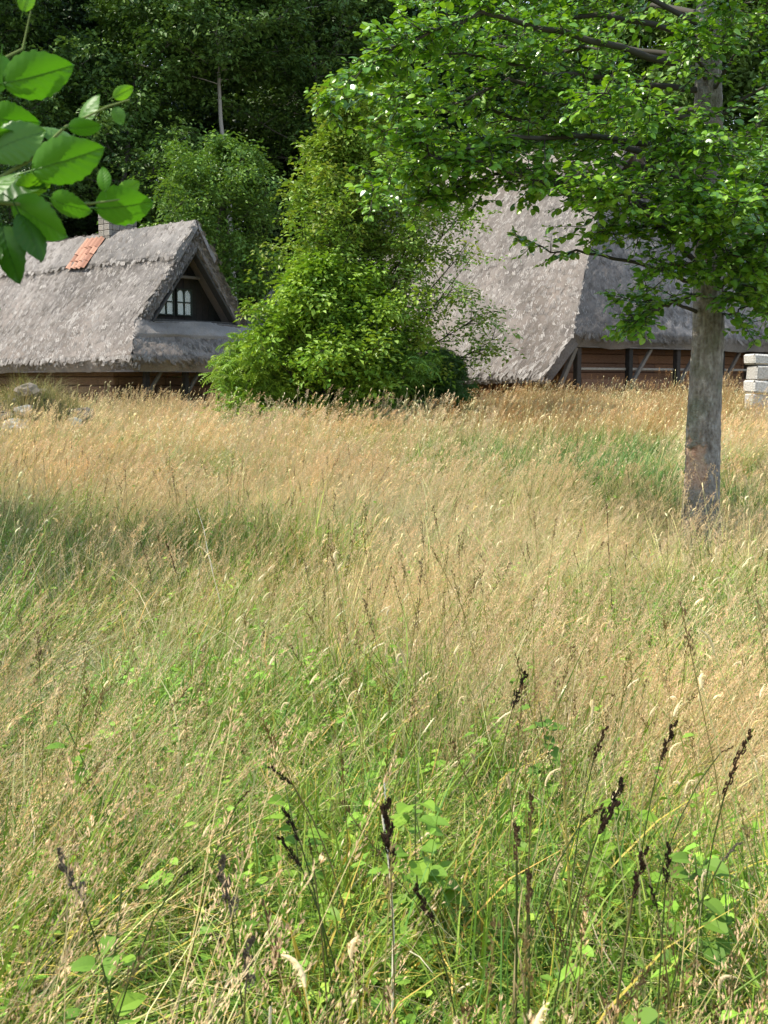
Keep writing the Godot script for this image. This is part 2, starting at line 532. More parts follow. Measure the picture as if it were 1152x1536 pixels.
func make_hut() -> void:
	var h := thing("thatched_cottage", "grey thatched cottage with orange tile patch, chimney and small gable windows", "cottage", Vector3(HUT_AT.x, 0, HUT_AT.y), deg_to_rad(HUT_TURN))
	make_roof(h, {h = 5.26, hs = 2.98, eh = 2.06, hw = 2.6, xr = 0.8, len = 11.5, t = 0.3, lh = 0.0, step = 0.07, per = 170.0, sl = 0.2, cap = 1.05, prow = 0.14, course = 0.42})
	var dark := [lin(.02, .017, .014), lin(.03, .025, .02), lin(.016, .014, .012)]
	var brown := [lin(.15, .085, .045), lin(.11, .065, .04), lin(.18, .105, .06)]
	var grey := [lin(.12, .11, .1), lin(.16, .15, .14)]
	gable_boards(h, -.5, 2.9, 4.85, 1.0 / .7625, .2, dark)
	gable_boards(h, -11.0, 2.9, 4.85, 1.0 / .7625, .2, dark)
	plank(h, "sill", Vector3(-.5, 2.9, -1.5), Vector3(.07, 3.0, 1.5), grey, M.wood, .015)
	plank(h, "sill", Vector3(-.12, 3.0, -1.32), Vector3(.0, 3.06, 1.32), [lin(.06, .055, .05)], M.wood, .015)
	beam(h, "barge_board", Vector3(-.03, 4.75, -.02), Vector3(-.03, 2.98, 1.37), .06, .22, [lin(.05, .046, .042)], M.wood_v)
	beam(h, "barge_board", Vector3(-.035, 4.75, .02), Vector3(-.035, 2.98, -1.37), .06, .22, [lin(.05, .046, .042)], M.wood_v)
	plank(h, "collar_beam", Vector3(-.4, 4.1, -.46), Vector3(-.3, 4.17, .46), grey, M.wood, .01)
	casement(h, -.49, .3, .74, 3.22, 3.82)
	casement(h, -.49, -.28, .16, 3.22, 3.82)
	walls(h, -12.0, -.75, 1.95, .15, 2.15, .22, brown)
	for z in [1.8, .6, -.6, -1.8]:
		beam(h, "post", Vector3(.3, .1, z), Vector3(.3, 1.95, z), .13, .13, dark, M.wood_v)
	for z in [1.8, .6]:
		beam(h, "brace", Vector3(.3, 1.3, z - .06), Vector3(.3, 1.93, z - .55), .08, .08, grey, M.wood_v)
	plank(h, "wall_plate", Vector3(.23, 1.9, -2.0), Vector3(.37, 2.02, 2.0), dark, M.wood)
	# chimney of pale blocks
	var ch := Node3D.new()
	ch.name = "chimney"
	h.add_child(ch)
	ch.position = Vector3(-3.35, 4.4, -.3)
	var bc := [lin(.27, .245, .21), lin(.2, .18, .155), lin(.32, .29, .25)]
	for r in 10:
		var y := r * .157
		var odd := r % 2
		for sz in [-1.0, 1.0]:
			for i in 2:
				plank(ch, "brick", Vector3(-.235 + i * .238, y, sz * .4 - .055), Vector3(-.003 + i * .238, y + .145, sz * .4 + .055), bc, M.stone, .012)
		for sx in [-1.0, 1.0]:
			for i in 3:
				plank(ch, "brick", Vector3(sx * .18 - .055, y + .001, -.34 + i * .228 + .003 * odd), Vector3(sx * .18 + .055, y + .144, -.34 + i * .228 + .222), bc, M.stone, .012)
	var mo := MB.new()
	mo.box(Vector3(-.215, 0, -.435), Vector3(.215, 1.55, .435), lin(.14, .125, .11))
	put("mortar", mo.mesh(), M.stone, ch)
	# orange tiles let into the thatch beside the chimney
	var tp := Node3D.new()
	tp.name = "tile_patch"
	tp.set_meta("label", "patch of orange clay pantiles let into the thatch")
	h.add_child(tp)
	var tm := []
	for k in 3:
		var mb := MB.new()
		var nx := 7
		var col: Color = [lin(.42, .21, .135), lin(.5, .26, .17), lin(.34, .16, .10)][k]
		for i in nx:
			var a := float(i) / nx
			var b := float(i + 1) / nx
			var ya := .028 * sin(a * TAU * .95)
			var yb := .028 * sin(b * TAU * .95)
			var A := Vector3((a - .5) * .235, ya, 0)
			var B := Vector3((b - .5) * .235, yb, 0)
			var dn := Vector3(0, 0, .36)
			mb.quad(A, B, B + dn, A + dn, col, Vector3.UP)
			mb.quad(A - Vector3(0, .014, 0), B - Vector3(0, .014, 0), B + dn - Vector3(0, .014, 0), A + dn - Vector3(0, .014, 0), col, Vector3.DOWN)
			mb.quad(A + dn, B + dn, B + dn - Vector3(0, .014, 0), A + dn - Vector3(0, .014, 0), col, Vector3.BACK)
		tm.append(mb.mesh())
	var down := Vector3(0, -3.41, 2.6).normalized()
	var nn := Vector3(0, 2.6, 3.41).normalized()
	for r in 4:
		for i in 4:
			var d := down * (.03 + r * .235)
			var x := Transform3D(Basis(Vector3.RIGHT, nn, down).rotated(Vector3.RIGHT, -.06).rotated(nn, rnd(-.03, .03)), Vector3(-4.0 + i * .2 - r * .015, 5.26, 0) + d + nn * (.165 + rnd(-.008, .008)))
			put("tile", tm[rng.randi() % 3], M.tile, tp, x)
func make_barn() -> void:
	var h := thing("thatched_barn", "large thatched barn with steep hipped roof behind the tall leafy tree", "barn", Vector3(BARN_AT.x, 0, BARN_AT.y), deg_to_rad(BARN_TURN))
	make_roof(h, {h = 9.05, hs = 7.75, eh = 2.78, hw = 5.1, xr = 2.55, len = 14.0, t = 0.32, lh = 1.72, step = 0.1, per = 90.0, sl = 0.26, cap = 1.3, prow = 0.3, course = 0.08})
	var dark := [lin(.03, .024, .018), lin(.045, .035, .028), lin(.022, .018, .014)]
	var brown := [lin(.25, .12, .06), lin(.18, .09, .05), lin(.29, .145, .075), lin(.14, .075, .045)]
	var grey := [lin(.16, .13, .1), lin(.2, .17, .14)]
	gable_boards(h, -.25, 7.7, 8.55, 1.2365, .2, dark)
	gable_boards(h, -13.7, 7.7, 8.55, 1.2365, .2, dark)
	plank(h, "sill", Vector3(-.25, 7.68, -.72), Vector3(.1, 7.78, .72), grey, M.wood)
	walls(h, -15.4, 1.5, 4.3, .2, 3.1, .27, brown)
	for i in 5:
		var z := 4.45 - i * 2.2
		beam(h, "post", Vector3(2.15, .2, z), Vector3(2.15, 2.62, z), .17, .17, dark, M.wood_v)
		if i > 0:
			beam(h, "brace", Vector3(2.16, 1.45, z - .08), Vector3(2.16, 2.55, z - 1.0), .1, .1, grey, M.wood_v)
	beam(h, "brace", Vector3(2.3, 1.35, 5.35), Vector3(2.3, 2.5, 4.7), .13, .13, grey, M.wood_v)
	plank(h, "rail", Vector3(2.06, 1.88, -4.4), Vector3(2.11, 1.95, 4.3), [lin(.32, .28, .23)], M.wood)
	plank(h, "rail", Vector3(2.04, 1.3, -4.4), Vector3(2.1, 1.62, 4.2), brown, M.wood)
	plank(h, "wall_plate", Vector3(2.06, 2.5, -4.7), Vector3(2.26, 2.68, 4.7), dark, M.wood)

func rock_mesh(sd: int) -> ArrayMesh:
	var mb := MB.new()
	var nu := 12
	var nv := 8
	var P := []
	for j in nv + 1:
		var row := []
		for i in nu:
			var th := PI * j / nv
			var ph := TAU * i / nu
			var d := Vector3(sin(th) * cos(ph), cos(th), sin(th) * sin(ph))
			var r := 1.0 + fn.get_noise_3dv(d * 60.0 + Vector3(sd * 37, 0, 0)) * .5
			row.append(Vector3(d.x * r, clamp(d.y * r, -.75, .75), d.z * r))
		P.append(row)
	for j in nv:
		for i in nu:
			var k := (i + 1) % nu
			mb.quad(P[j][i], P[j][k], P[j + 1][k], P[j + 1][i], Color.WHITE, P[j][i] + P[j + 1][k])
	return mb.mesh()
func tinted(m: StandardMaterial3D, col: Color) -> StandardMaterial3D:
	var d: StandardMaterial3D = m.duplicate()
	d.albedo_color = col.linear_to_srgb()
	return d
func make_stones() -> void:
	var o := thing("stone_heap", "heap of pale field stones overgrown with dry grass beside the cottage", "stone heap", Vector3(-6.15, ground_y(-6.15, -21), -21))
	var ms := []
	for k in 4: ms.append(rock_mesh(k))
	var mt := [tinted(M.stone, lin(.32, .29, .25)), tinted(M.stone, lin(.55, .53, .49)), tinted(M.stone, lin(.24, .2, .16))]
	for i in 46:
		var a := rnd(0, TAU)
		var r := sqrt(rng.randf()) * 1.45
		var y: float = (1.0 - pow(r / 1.5, 1.6)) * 1.2 * rnd(.75, 1.0)
		var s := rnd(.09, .2)
		var b := Basis.from_euler(Vector3(rnd(-.4, .4), rnd(0, TAU), rnd(-.4, .4))).scaled(Vector3(s * rnd(.9, 1.5), s * rnd(.6, .9), s))
		put("stone", ms[i % 4], mt[rng.randi() % 3], o, Transform3D(b, Vector3(cos(a) * r, y, sin(a) * r * .8)))
	var e := MB.new()
	for j in 10:
		for i in 20:
			var q := []
			for c in [[0, 0], [1, 0], [1, 1], [0, 1]]:
				var r: float = (j + c[1]) * .16
				var a: float = TAU * (i + c[0]) / 20.0
				q.append(Vector3(cos(a) * r, (1.0 - pow(min(r / 1.6, 1.0), 1.6)) * 1.15 - .08, sin(a) * r * .85))
			e.quad(q[0], q[1], q[2], q[3], Color.WHITE, Vector3.UP)
	put("earth_mound", e.mesh(), M.soil, o)
	var gx := []
	var gcs := []
	for i in 420:
		var a := rnd(0, TAU)
		var r := sqrt(rng.randf()) * 1.7
		gx.append(Transform3D(Basis(Vector3.UP, rnd(0, TAU)).scaled(Vector3(1.5, rnd(.7, 1.2), 1.5)), Vector3(cos(a) * r, (1.0 - pow(min(r / 1.6, 1.0), 1.6)) * 1.15 - .1, sin(a) * r * .85)))
		gcs.append(mixc([lin(.5, .38, .2), lin(.3, .28, .1), lin(.16, .2, .05)]))
	var tf := many("grass", dry_clump(777, 16, 4).mesh(), M.grass, o, gx, gcs)
	tf.set_meta("kind", "stuff")
	# the pale stone pier at the edge of the meadow
	var p := thing("stone_pier", "pale stacked stone pier standing in the grass at the picture's edge", "pier", Vector3(7.74, ground_y(7.74, -24) - .12, -24))
	var y := 0.0
	var hs := [.42, .3, .34, .26, .3, .22]
	for r in hs.size():
		var x0 := -.48 + rnd(-.04, .03)
		var x1 := .5 + rnd(-.05, .05)
		var xm := rnd(-.1, .15)
		for s in [[x0, xm - .008], [xm + .008, x1]]:
			var mb := MB.new()
			mb.obox(Transform3D(Basis(Vector3(1, rnd(-.06, .06), rnd(-.08, .08)), Vector3(rnd(-.08, .08), 1, rnd(-.05, .05)), Vector3(rnd(-.1, .1), 0, 1)), Vector3.ZERO), Vector3(s[1] - s[0], hs[r] - .015, rnd(.5, .6)), mixc([lin(.52, .5, .47), lin(.4, .38, .35), lin(.6, .58, .54)]), .03)
			put("stone_block", mb.mesh(), M.stone, p, Transform3D(Basis(), Vector3((s[0] + s[1]) * .5, y + hs[r] * .5, rnd(-.03, .03))))
		y += hs[r]

# ---------------------------------------------------------------- trees
func simple_leaf(mb: MB, at: Vector3, dir: Vector3, nm: Vector3, l: float, w: float, col: Color) -> void:
	var sd := dir.cross(nm).normalized()
	var nn := sd.cross(dir).normalized()
	var b := at
	var t := at + dir * l - nn * (l * .18)
	var m := at + dir * (l * .5)
	var a := m + sd * (w * .5) + nn * (w * .16)
	var c := m - sd * (w * .5) + nn * (w * .16)
	mb.tri(b, a, t, col)
	mb.tri(b, t, c, col)
func spray_mesh(nl: int, size: float, spread: float, sd: int) -> ArrayMesh:
	var r := RandomNumberGenerator.new()
	r.seed = sd
	var mb := MB.new()
	for i in nl:
		var a := r.randf_range(0, TAU)
		var rr := sqrt(r.randf()) * spread
		var at := Vector3(cos(a) * rr, r.randf_range(-.35, .35) * spread, sin(a) * rr)
		var dir := Vector3(cos(a + r.randf_range(-1, 1)), r.randf_range(-.6, .25), sin(a + r.randf_range(-1, 1))).normalized()
		var nm := Vector3(r.randf_range(-.6, .6), 1, r.randf_range(-.6, .6)).normalized()
		var s := size * r.randf_range(.7, 1.25)
		var k := r.randf_range(.8, 1.2)
		simple_leaf(mb, at, dir, nm, s, s * .62, Color(k, k, k))
	return mb.mesh()
func pinnate_mesh(nf: int, l: float, lw: float, sd: int) -> ArrayMesh:
	var r := RandomNumberGenerator.new()
	r.seed = sd
	var mb := MB.new()
	for f in nf:
		var a := TAU * f / nf + r.randf_range(-.5, .5)
		var d := Vector3(cos(a), r.randf_range(-.1, .5), sin(a)).normalized()
		var ll := l * r.randf_range(.7, 1.15)
		var k := r.randf_range(.82, 1.18)
		var col := Color(k, k, k)
		for i in 6:
			var t := float(i + 1) / 6.0
			var p := d * (ll * t) + Vector3(0, -ll * .55 * t * t, 0)
			var tg := (d + Vector3(0, -1.1 * t, 0)).normalized()
			var sdv := tg.cross(Vector3.UP).normalized()
			for s in [-1.0, 1.0]:
				simple_leaf(mb, p, (sdv * s + tg * .45 + Vector3(0, -.25, 0)).normalized(), Vector3(r.randf_range(-.2, .2), 1, r.randf_range(-.2, .2)), lw * (1.1 - .3 * t), lw * .42, col)
	return mb.mesh()
func polyline(a: Vector3, dir: Vector3, l: float, bendup: float, wob: float, n: int) -> Array:
	var pts := [a]
	var d := dir.normalized()
	for i in n:
		d = (d + Vector3(rnd(-wob, wob), bendup / n + rnd(-wob, wob) * .6, rnd(-wob, wob))).normalized()
		pts.append(pts[-1] + d * (l / n))
	return pts
func taper(n: int, a: float, b: float) -> Array:
	var r := []
	for i in n: r.append(lerp(a, b, float(i) / (n - 1)))
	return r
func along(pts: Array, t: float) -> Vector3:
	var f: float = clamp(t, 0.0, 0.9999) * (pts.size() - 1)
	var i := int(f)
	return (pts[i] as Vector3).lerp(pts[i + 1], f - i)
# o: h, r0, cb (where the crown begins), R, cone, nb, ns, np, up, leaf mesh, size, cols, bark, lean, mat
func make_tree(called: String, label: String, category: String, at: Vector3, o: Dictionary, group := "") -> Node3D:
	rng.seed = o.seed
	var t := thing(called, label, category, at, 0.0, group)
	var trunk := MB.new()
	var tp := polyline(Vector3(0, -.3, 0), Vector3(o.get("lean", 0.0), 1, 0), o.h, .25, o.get("wob", .06), 14)
	trunk.tube(tp, taper(15, o.r0, .012), 10, o.bark)
	var tr := put("trunk", trunk.mesh(), M.branch, t)
	var bm := MB.new()
	var xs := []
	var cs := []
	var az := rnd(0, TAU)
	for b in o.nb:
		var f: float = (b + rnd(0, 1)) / float(o.nb)
		var ht: float = o.cb + (1.0 - o.cb) * f
		az += 2.399 + rnd(-.4, .4)
		var pr: float = lerp(sqrt(max(0.0, 1.0 - pow(abs(f - .35) / .68, 2.0))), pow(1.0 - f, .8), o.get("cone", 0.0))
		var l: float = o.R * max(pr, .16) * rnd(.55 - o.get("rag", 0.0) * .4, 1.2 + o.get("rag", 0.0) * .5)
		var d := Vector3(cos(az), o.up * lerp(.5, 1.5, f), sin(az))
		var st := along(tp, ht)
		var bp := polyline(st, d, l, o.get("bendup", .25), .13, 6)
		var br: float = max(.008, o.r0 * .32 * (1.05 - ht))
		bm.tube(bp, taper(7, br, .004), 5, o.bark)
		for s in o.ns:
			var u := rnd(.28, 1.0)
			var q := along(bp, u)
			var sl: float = l * rnd(.16, .38) * (1.15 - u * .5) + .12
			var sdir := d.normalized() * .5 + Vector3(rnd(-1, 1), rnd(-.35, .6), rnd(-1, 1))
			var sp := polyline(q, sdir, sl, -.15, .2, 3)
			bm.tube(sp, taper(4, br * .35 + .003, .002), 3, o.bark, false)
			var tone := rnd(.82, 1.18)
			for k in o.np:
				var e: Vector3 = along(sp, rnd(.25, 1.0)) + Vector3(rnd(-1, 1), rnd(-.7, .7), rnd(-1, 1)) * (o.jit * sl)
				var sz: float = o.size * rnd(.7, 1.3)
				xs.append(Transform3D(Basis.from_euler(Vector3(rnd(-.6, .6), rnd(0, TAU), rnd(-.6, .6))).scaled(Vector3.ONE * sz), e))
				var c := mixc(o.cols, .12)
				cs.append(Color(c.r * tone, c.g * tone, c.b * tone))
	put("branches", bm.mesh(), M.branch, t)
	var cr := many("crown", o.leaf, o.get("mat", M.leaf), t, xs, cs)
	cr.set_meta("kind", "stuff")
	return t

# a rounded alder leaf with toothed edge, folded along the midrib; fine adds vein relief
func alder_leaf(l: float, fine: bool) -> ArrayMesh:
	var mb := MB.new()
	var nu := 26 if fine else 6
	var nv := 6 if fine else 1
	var P := []
	for i in nu + 1:
		var t := float(i) / nu
		var w: float = l * .40 * pow(max(sin(PI * pow(t, .8)), 0.0), .75) * (0.86 + .2 * t)
		if fine: w *= 1.0 + .03 * sin(t * 48.0) + .02 * sin(t * 121.0)
		var row := []
		for j in 2 * nv + 1:
			var s := float(j - nv) / nv
			var y: float = abs(s) * w * .22 - t * t * l * .16
			if fine: y += .011 * sin((t * 8.0 - abs(s) * 1.6) * TAU) * (1.0 - .5 * abs(s)) - abs(s) * abs(s) * w * .3 + .03 * l * sin(t * 5.0 + s * 2.0)
			row.append(Vector3(s * w, y, -t * l + (l * .10 * (1.0 - abs(s)) if t > .9 and not fine else 0.0)))
		P.append(row)
	for i in nu:
		for j in 2 * nv:
			mb.quad(P[i][j], P[i][j + 1], P[i + 1][j + 1], P[i + 1][j], Color.WHITE, Vector3.UP)
	if fine:
		var k := MB.new()
		var mid := []
		for i in nu + 1: mid.append(P[i][nv] - Vector3(0, .004, 0))
		mid.push_front(Vector3(0, .03, l * .24))
		k.tube(mid, taper(mid.size(), .013, .005), 5, lin(1.5, 1.35, 1.3))
		return smooth_join([mb, k])
	return mb.mesh()
func smooth_join(ms: Array) -> ArrayMesh:
	var st := SurfaceTool.new()
	st.begin(Mesh.PRIMITIVE_TRIANGLES)
	for mb in ms:
		for id in mb.ix:
			st.set_color(mb.c[id])
			st.set_smooth_group(0)
			st.add_vertex(mb.v[id])
	st.index()
	st.generate_normals()
	return st.commit()

# ---------------------------------------------------------------- the tall alder on the right
const LIMBS := [
	[Vector3(2.71, 3.43, -10.50), Vector3(2.00, 3.51, -10.28), Vector3(1.29, 3.66, -10.06), Vector3(0.66, 3.80, -9.95), Vector3(0.04, 3.88, -9.84), Vector3(-0.51, 3.83, -9.73)],
	[Vector3(2.70, 4.04, -10.50), Vector3(2.04, 4.04, -10.17), Vector3(1.28, 3.99, -9.73), Vector3(0.62, 4.02, -9.28), Vector3(-0.08, 4.01, -9.06)],
	[Vector3(2.69, 4.29, -10.50), Vector3(2.08, 4.51, -10.94), Vector3(1.49, 4.53, -11.16), Vector3(0.71, 4.72, -11.49), Vector3(-0.10, 4.60, -11.72)],
	[Vector3(2.71, 2.96, -10.50), Vector3(1.88, 3.07, -10.06), Vector3(1.32, 3.09, -9.84), Vector3(0.85, 3.18, -9.62), Vector3(0.38, 3.24, -9.51), Vector3(0.18, 3.31, -9.39)],
	[Vector3(2.73, 2.43, -10.50), Vector3(2.14, 2.57, -10.28), Vector3(1.69, 2.66, -10.17), Vector3(1.37, 2.65, -10.06), Vector3(1.07, 2.76, -10.00)],
	[Vector3(2.72, 2.57, -10.50), Vector3(2.24, 2.78, -9.73), Vector3(1.85, 2.93, -9.06), Vector3(1.56, 2.94, -8.73), Vector3(1.35, 3.01, -8.51)],
	[Vector3(2.74, 2.17, -10.50), Vector3(2.40, 2.23, -10.06), Vector3(2.16, 2.17, -9.84), Vector3(1.99, 2.02, -9.73)],
	[Vector3(2.79, 2.34, -10.50), Vector3(2.97, 2.46, -10.17), Vector3(3.14, 2.51, -9.84), Vector3(3.44, 2.59, -9.62)],
	[Vector3(2.76, 2.96, -10.50), Vector3(2.97, 3.13, -10.06), Vector3(3.24, 3.17, -9.73), Vector3(3.57, 3.29, -9.51)],
	[Vector3(2.76, 2.68, -10.50), Vector3(2.66, 2.77, -9.62), Vector3(2.55, 2.82, -8.95), Vector3(2.41, 2.83, -8.40)],
	[Vector3(2.73, 3.74, -10.50), Vector3(3.06, 3.97, -10.28), Vector3(3.46, 4.10, -10.17), Vector3(3.91, 4.18, -10.06)],
	[Vector3(2.70, 4.45, -10.50), Vector3(2.90, 4.63, -10.17), Vector3(3.21, 4.76, -9.95), Vector3(3.54, 4.84, -9.73)],
	[Vector3(2.70, 4.56, -10.50), Vector3(2.11, 4.76, -10.28), Vector3(1.47, 4.72, -10.06), Vector3(0.82, 4.64, -9.95), Vector3(0.12, 4.53, -9.84)],
	[Vector3(2.69, 4.67, -10.50), Vector3(2.43, 4.95, -11.27), Vector3(2.07, 5.03, -11.94), Vector3(1.49, 5.25, -12.49), Vector3(0.98, 5.15, -12.82)],
	[Vector3(2.71, 3.91, -10.50), Vector3(2.60, 4.04, -11.38), Vector3(2.32, 4.14, -12.16), Vector3(1.95, 4.40, -12.71)],
	[Vector3(2.81, 2.12, -10.50), Vector3(2.93, 2.16, -10.39), Vector3(3.06, 2.21, -10.28), Vector3(3.28, 2.26, -10.17)],
	[Vector3(2.72, 3.63, -10.50), Vector3(2.25, 3.56, -9.62), Vector3(1.86, 3.57, -8.95), Vector3(1.48, 3.56, -8.51)],
	[Vector3(2.69, 5.09, -10.50), Vector3(2.09, 5.39, -10.28), Vector3(1.40, 5.51, -10.06), Vector3(0.75, 5.51, -9.95), Vector3(0.23, 5.32, -9.84)],
	[Vector3(2.67, 5.41, -10.50), Vector3(2.81, 5.71, -10.17), Vector3(3.26, 5.91, -9.95), Vector3(3.69, 5.97, -9.73)],
	[Vector3(2.66, 5.68, -10.50), Vector3(2.58, 6.40, -11.05), Vector3(2.31, 6.98, -11.49), Vector3(2.00, 7.44, -11.83)],
	[Vector3(2.69, 4.77, -10.50), Vector3(2.34, 4.82, -9.51), Vector3(2.03, 4.74, -8.62), Vector3(1.75, 4.62, -7.96)],
	[Vector3(2.74, 3.25, -10.50), Vector3(3.21, 3.55, -11.27), Vector3(3.75, 3.80, -12.05), Vector3(4.32, 3.97, -12.60)],
	[Vector3(2.70, 3.80, -10.50), Vector3(1.74, 3.83, -9.95), Vector3(0.95, 3.91, -9.62), Vector3(0.38, 3.63, -9.51), Vector3(-0.08, 3.45, -9.39)],
	[Vector3(2.71, 3.25, -10.50), Vector3(1.86, 3.48, -10.61), Vector3(1.20, 3.78, -10.94), Vector3(0.63, 3.64, -11.16), Vector3(0.14, 3.25, -11.27)],
	[Vector3(2.69, 4.18, -10.50), Vector3(1.55, 4.19, -9.51), Vector3(0.70, 4.25, -9.06), Vector3(0.21, 4.00, -8.84), Vector3(-0.22, 3.74, -8.73)],
	[Vector3(2.77, 3.14, -10.50), Vector3(3.18, 3.76, -10.83), Vector3(3.59, 4.09, -11.05), Vector3(4.10, 4.29, -11.16)],
	[Vector3(2.79, 2.57, -10.50), Vector3(3.30, 2.96, -10.94), Vector3(3.69, 3.04, -11.05), Vector3(4.16, 3.05, -11.16)],
	[Vector3(2.69, 4.45, -10.50), Vector3(1.78, 4.61, -10.28), Vector3(1.01, 4.42, -10.17), Vector3(0.45, 4.21, -10.17), Vector3(0.08, 3.83, -10.17)],
	[Vector3(2.72, 3.97, -10.50), Vector3(2.90, 4.30, -9.95), Vector3(3.08, 4.44, -9.73), Vector3(3.37, 4.47, -9.51)],
	[Vector3(2.72, 3.07, -10.50), Vector3(1.68, 3.16, -10.17), Vector3(0.99, 3.21, -9.95), Vector3(0.55, 3.09, -9.84), Vector3(0.23, 2.92, -9.73)],
	[Vector3(2.79, 2.40, -10.50), Vector3(2.90, 2.63, -9.95), Vector3(2.97, 2.73, -9.51), Vector3(3.11, 2.76, -9.28)],
	[Vector3(2.71, 3.52, -10.50), Vector3(1.75, 3.50, -9.95), Vector3(0.96, 3.43, -9.62), Vector3(0.43, 3.24, -9.51), Vector3(-0.08, 3.01, -9.39)],
	[Vector3(2.71, 4.13, -10.50), Vector3(2.55, 4.11, -10.00), Vector3(2.39, 4.13, -9.50), Vector3(2.19, 4.09, -9.00)],
	[Vector3(2.73, 3.35, -10.50), Vector3(2.65, 3.40, -10.00), Vector3(2.56, 3.41, -9.50), Vector3(2.47, 3.39, -9.00)],
	[Vector3(2.75, 2.85, -10.50), Vector3(2.53, 2.94, -9.90), Vector3(2.34, 2.96, -9.30), Vector3(2.17, 2.98, -8.80)],
	[Vector3(2.70, 4.45, -10.50), Vector3(2.67, 4.52, -10.00), Vector3(2.61, 4.47, -9.50), Vector3(2.49, 4.46, -9.00)],
	[Vector3(2.78, 2.40, -10.50), Vector3(2.90, 2.42, -10.10), Vector3(2.97, 2.35, -9.80), Vector3(3.07, 2.20, -9.60)],
	[Vector3(2.74, 2.96, -10.50), Vector3(2.36, 2.90, -10.00), Vector3(2.03, 2.81, -9.70), Vector3(1.68, 2.76, -9.50)],
	[Vector3(2.74, 3.13, -10.50), Vector3(2.26, 3.08, -9.80), Vector3(1.86, 3.12, -9.40), Vector3(1.52, 3.11, -9.20)],
	[Vector3(2.76, 2.68, -10.50), Vector3(2.70, 2.67, -9.90), Vector3(2.75, 2.59, -9.60), Vector3(2.88, 2.48, -9.50)],
	[Vector3(2.77, 2.51, -10.50), Vector3(2.51, 2.51, -9.90), Vector3(2.33, 2.51, -9.60), Vector3(2.10, 2.47, -9.40)],
	[Vector3(2.73, 3.69, -10.50), Vector3(2.48, 3.62, -9.90), Vector3(2.33, 3.49, -9.50), Vector3(2.16, 3.33, -9.20)],
	[Vector3(2.76, 3.24, -10.50), Vector3(2.90, 3.16, -10.00), Vector3(3.06, 3.03, -9.80), Vector3(3.29, 2.91, -9.70)],
	[Vector3(2.79, 2.23, -10.50), Vector3(2.87, 2.32, -10.20), Vector3(3.01, 2.32, -10.10), Vector3(3.15, 2.15, -10.00)],
	[Vector3(2.75, 2.34, -10.50), Vector3(2.38, 2.25, -10.00), Vector3(2.14, 2.25, -9.90), Vector3(1.96, 2.05, -9.80)],
	[Vector3(2.76, 2.80, -10.50), Vector3(2.59, 2.82, -9.80), Vector3(2.40, 2.79, -9.20), Vector3(2.25, 2.72, -8.80)],
]
func bark_trunk(pts: Array, rad: Array, sides: int, rings: int, wound: bool) -> ArrayMesh:
	var mb := MB.new()
	for j in rings + 1:
		var t := float(j) / rings
		var p := along(pts, t)
		var f: float = clamp(t, 0.0, .9999) * (rad.size() - 1)
		var r: float = lerp(rad[int(f)], rad[int(f) + 1], f - int(f))
		for i in sides:
			var a := TAU * i / sides
			var d := Vector3(cos(a), 0, sin(a))
			var q := p + d * r
			var w := 0.0
			if wound:
				var ang := d.dot(Vector3(-.86, 0, .5).normalized())
				w = smoothstep(.5, .62, ang + fn.get_noise_3dv(q * 420.0) * .35) * smoothstep(.62, .72, q.y) * (1.0 - smoothstep(1.05, 1.09, q.y + fn.get_noise_3dv(q * 420.0) * .22))
			var ridge := fn.get_noise_3d(d.x * r * 1900.0, q.y * 330.0, d.z * r * 1900.0)
			q += d * (ridge * .010 * (1.0 - w) + fn.get_noise_3dv(q * 22.0) * r * .12 - w * .018)
			mb.v.append(q); mb.n.append(d)
			var m := fn.get_noise_3d(q.x * 620.0, q.y * 300.0, q.z * 620.0)
			var col := lin(.28, .25, .22).lerp(lin(.46, .44, .41), clamp(m * 1.6, 0.0, 1.0)).lerp(lin(.12, .10, .085), clamp(-ridge * 1.5, 0.0, 1.0))
			col = col.lerp(lin(.14, .16, .10), clamp(fn.get_noise_3dv(q * 110.0 + Vector3(0, 50, 0)) * 1.2, 0.0, .6))
			var wc := lin(.50, .34, .25).lerp(lin(.26, .13, .08), clamp(fn.get_noise_3dv(q * 700.0) * 2.0, 0.0, 1.0)).lerp(lin(.5, .4, .3), clamp(fn.get_noise_3dv(q * 300.0) * 1.4, 0.0, 1.0))
			mb.c.append(col.lerp(wc, w))
	for j in rings:
		for i in sides:
			var a := j * sides + i
			var b := j * sides + (i + 1) % sides
			mb.ix.append_array([a, b, a + sides, b, b + sides, a + sides])
	for j in rings + 1:
		for i in sides:
			var k := j * sides + i
			var e: Vector3 = mb.v[j * sides + (i + 1) % sides] - mb.v[j * sides + (i + sides - 1) % sides]
			var u: Vector3 = mb.v[k + (sides if j < rings else 0)] - mb.v[k - (sides if j > 0 else 0)]
			var nn := e.cross(u).normalized()
			mb.n[k] = nn if nn.dot(mb.n[k]) > 0.0 else -nn
	return mb.mesh()
func leafy_twig(xs: Array, p: Array, gap: float, size: float) -> void:
	var l := 0.0
	for i in p.size() - 1: l += (p[i + 1] - p[i]).length()
	var n := int(l / gap) + 2
	for i in n:
		var t := (i + rnd(.1, .9)) / n
		var q := along(p, t)
		var tg: Vector3 = (along(p, min(t + .1, 1.0)) - along(p, max(t - .1, 0.0))).normalized()
		var sd := tg.cross(Vector3.UP).normalized() * (1.0 if i % 2 == 0 else -1.0)
		var d := (tg * rnd(.2, .9) + sd * rnd(.4, 1.0) + Vector3(rnd(-.3, .3), rnd(-.55, .35), rnd(-.3, .3))).normalized()
		var up := Vector3(rnd(-.9, .6), 1, rnd(-.5, 1.0))
		var sx := d.cross(up).normalized()
		var s := size * rnd(.45, 1.25)
		xs.append(Transform3D(Basis(sx, sx.cross(d), -d).scaled(Vector3.ONE * s), q + d * .015))
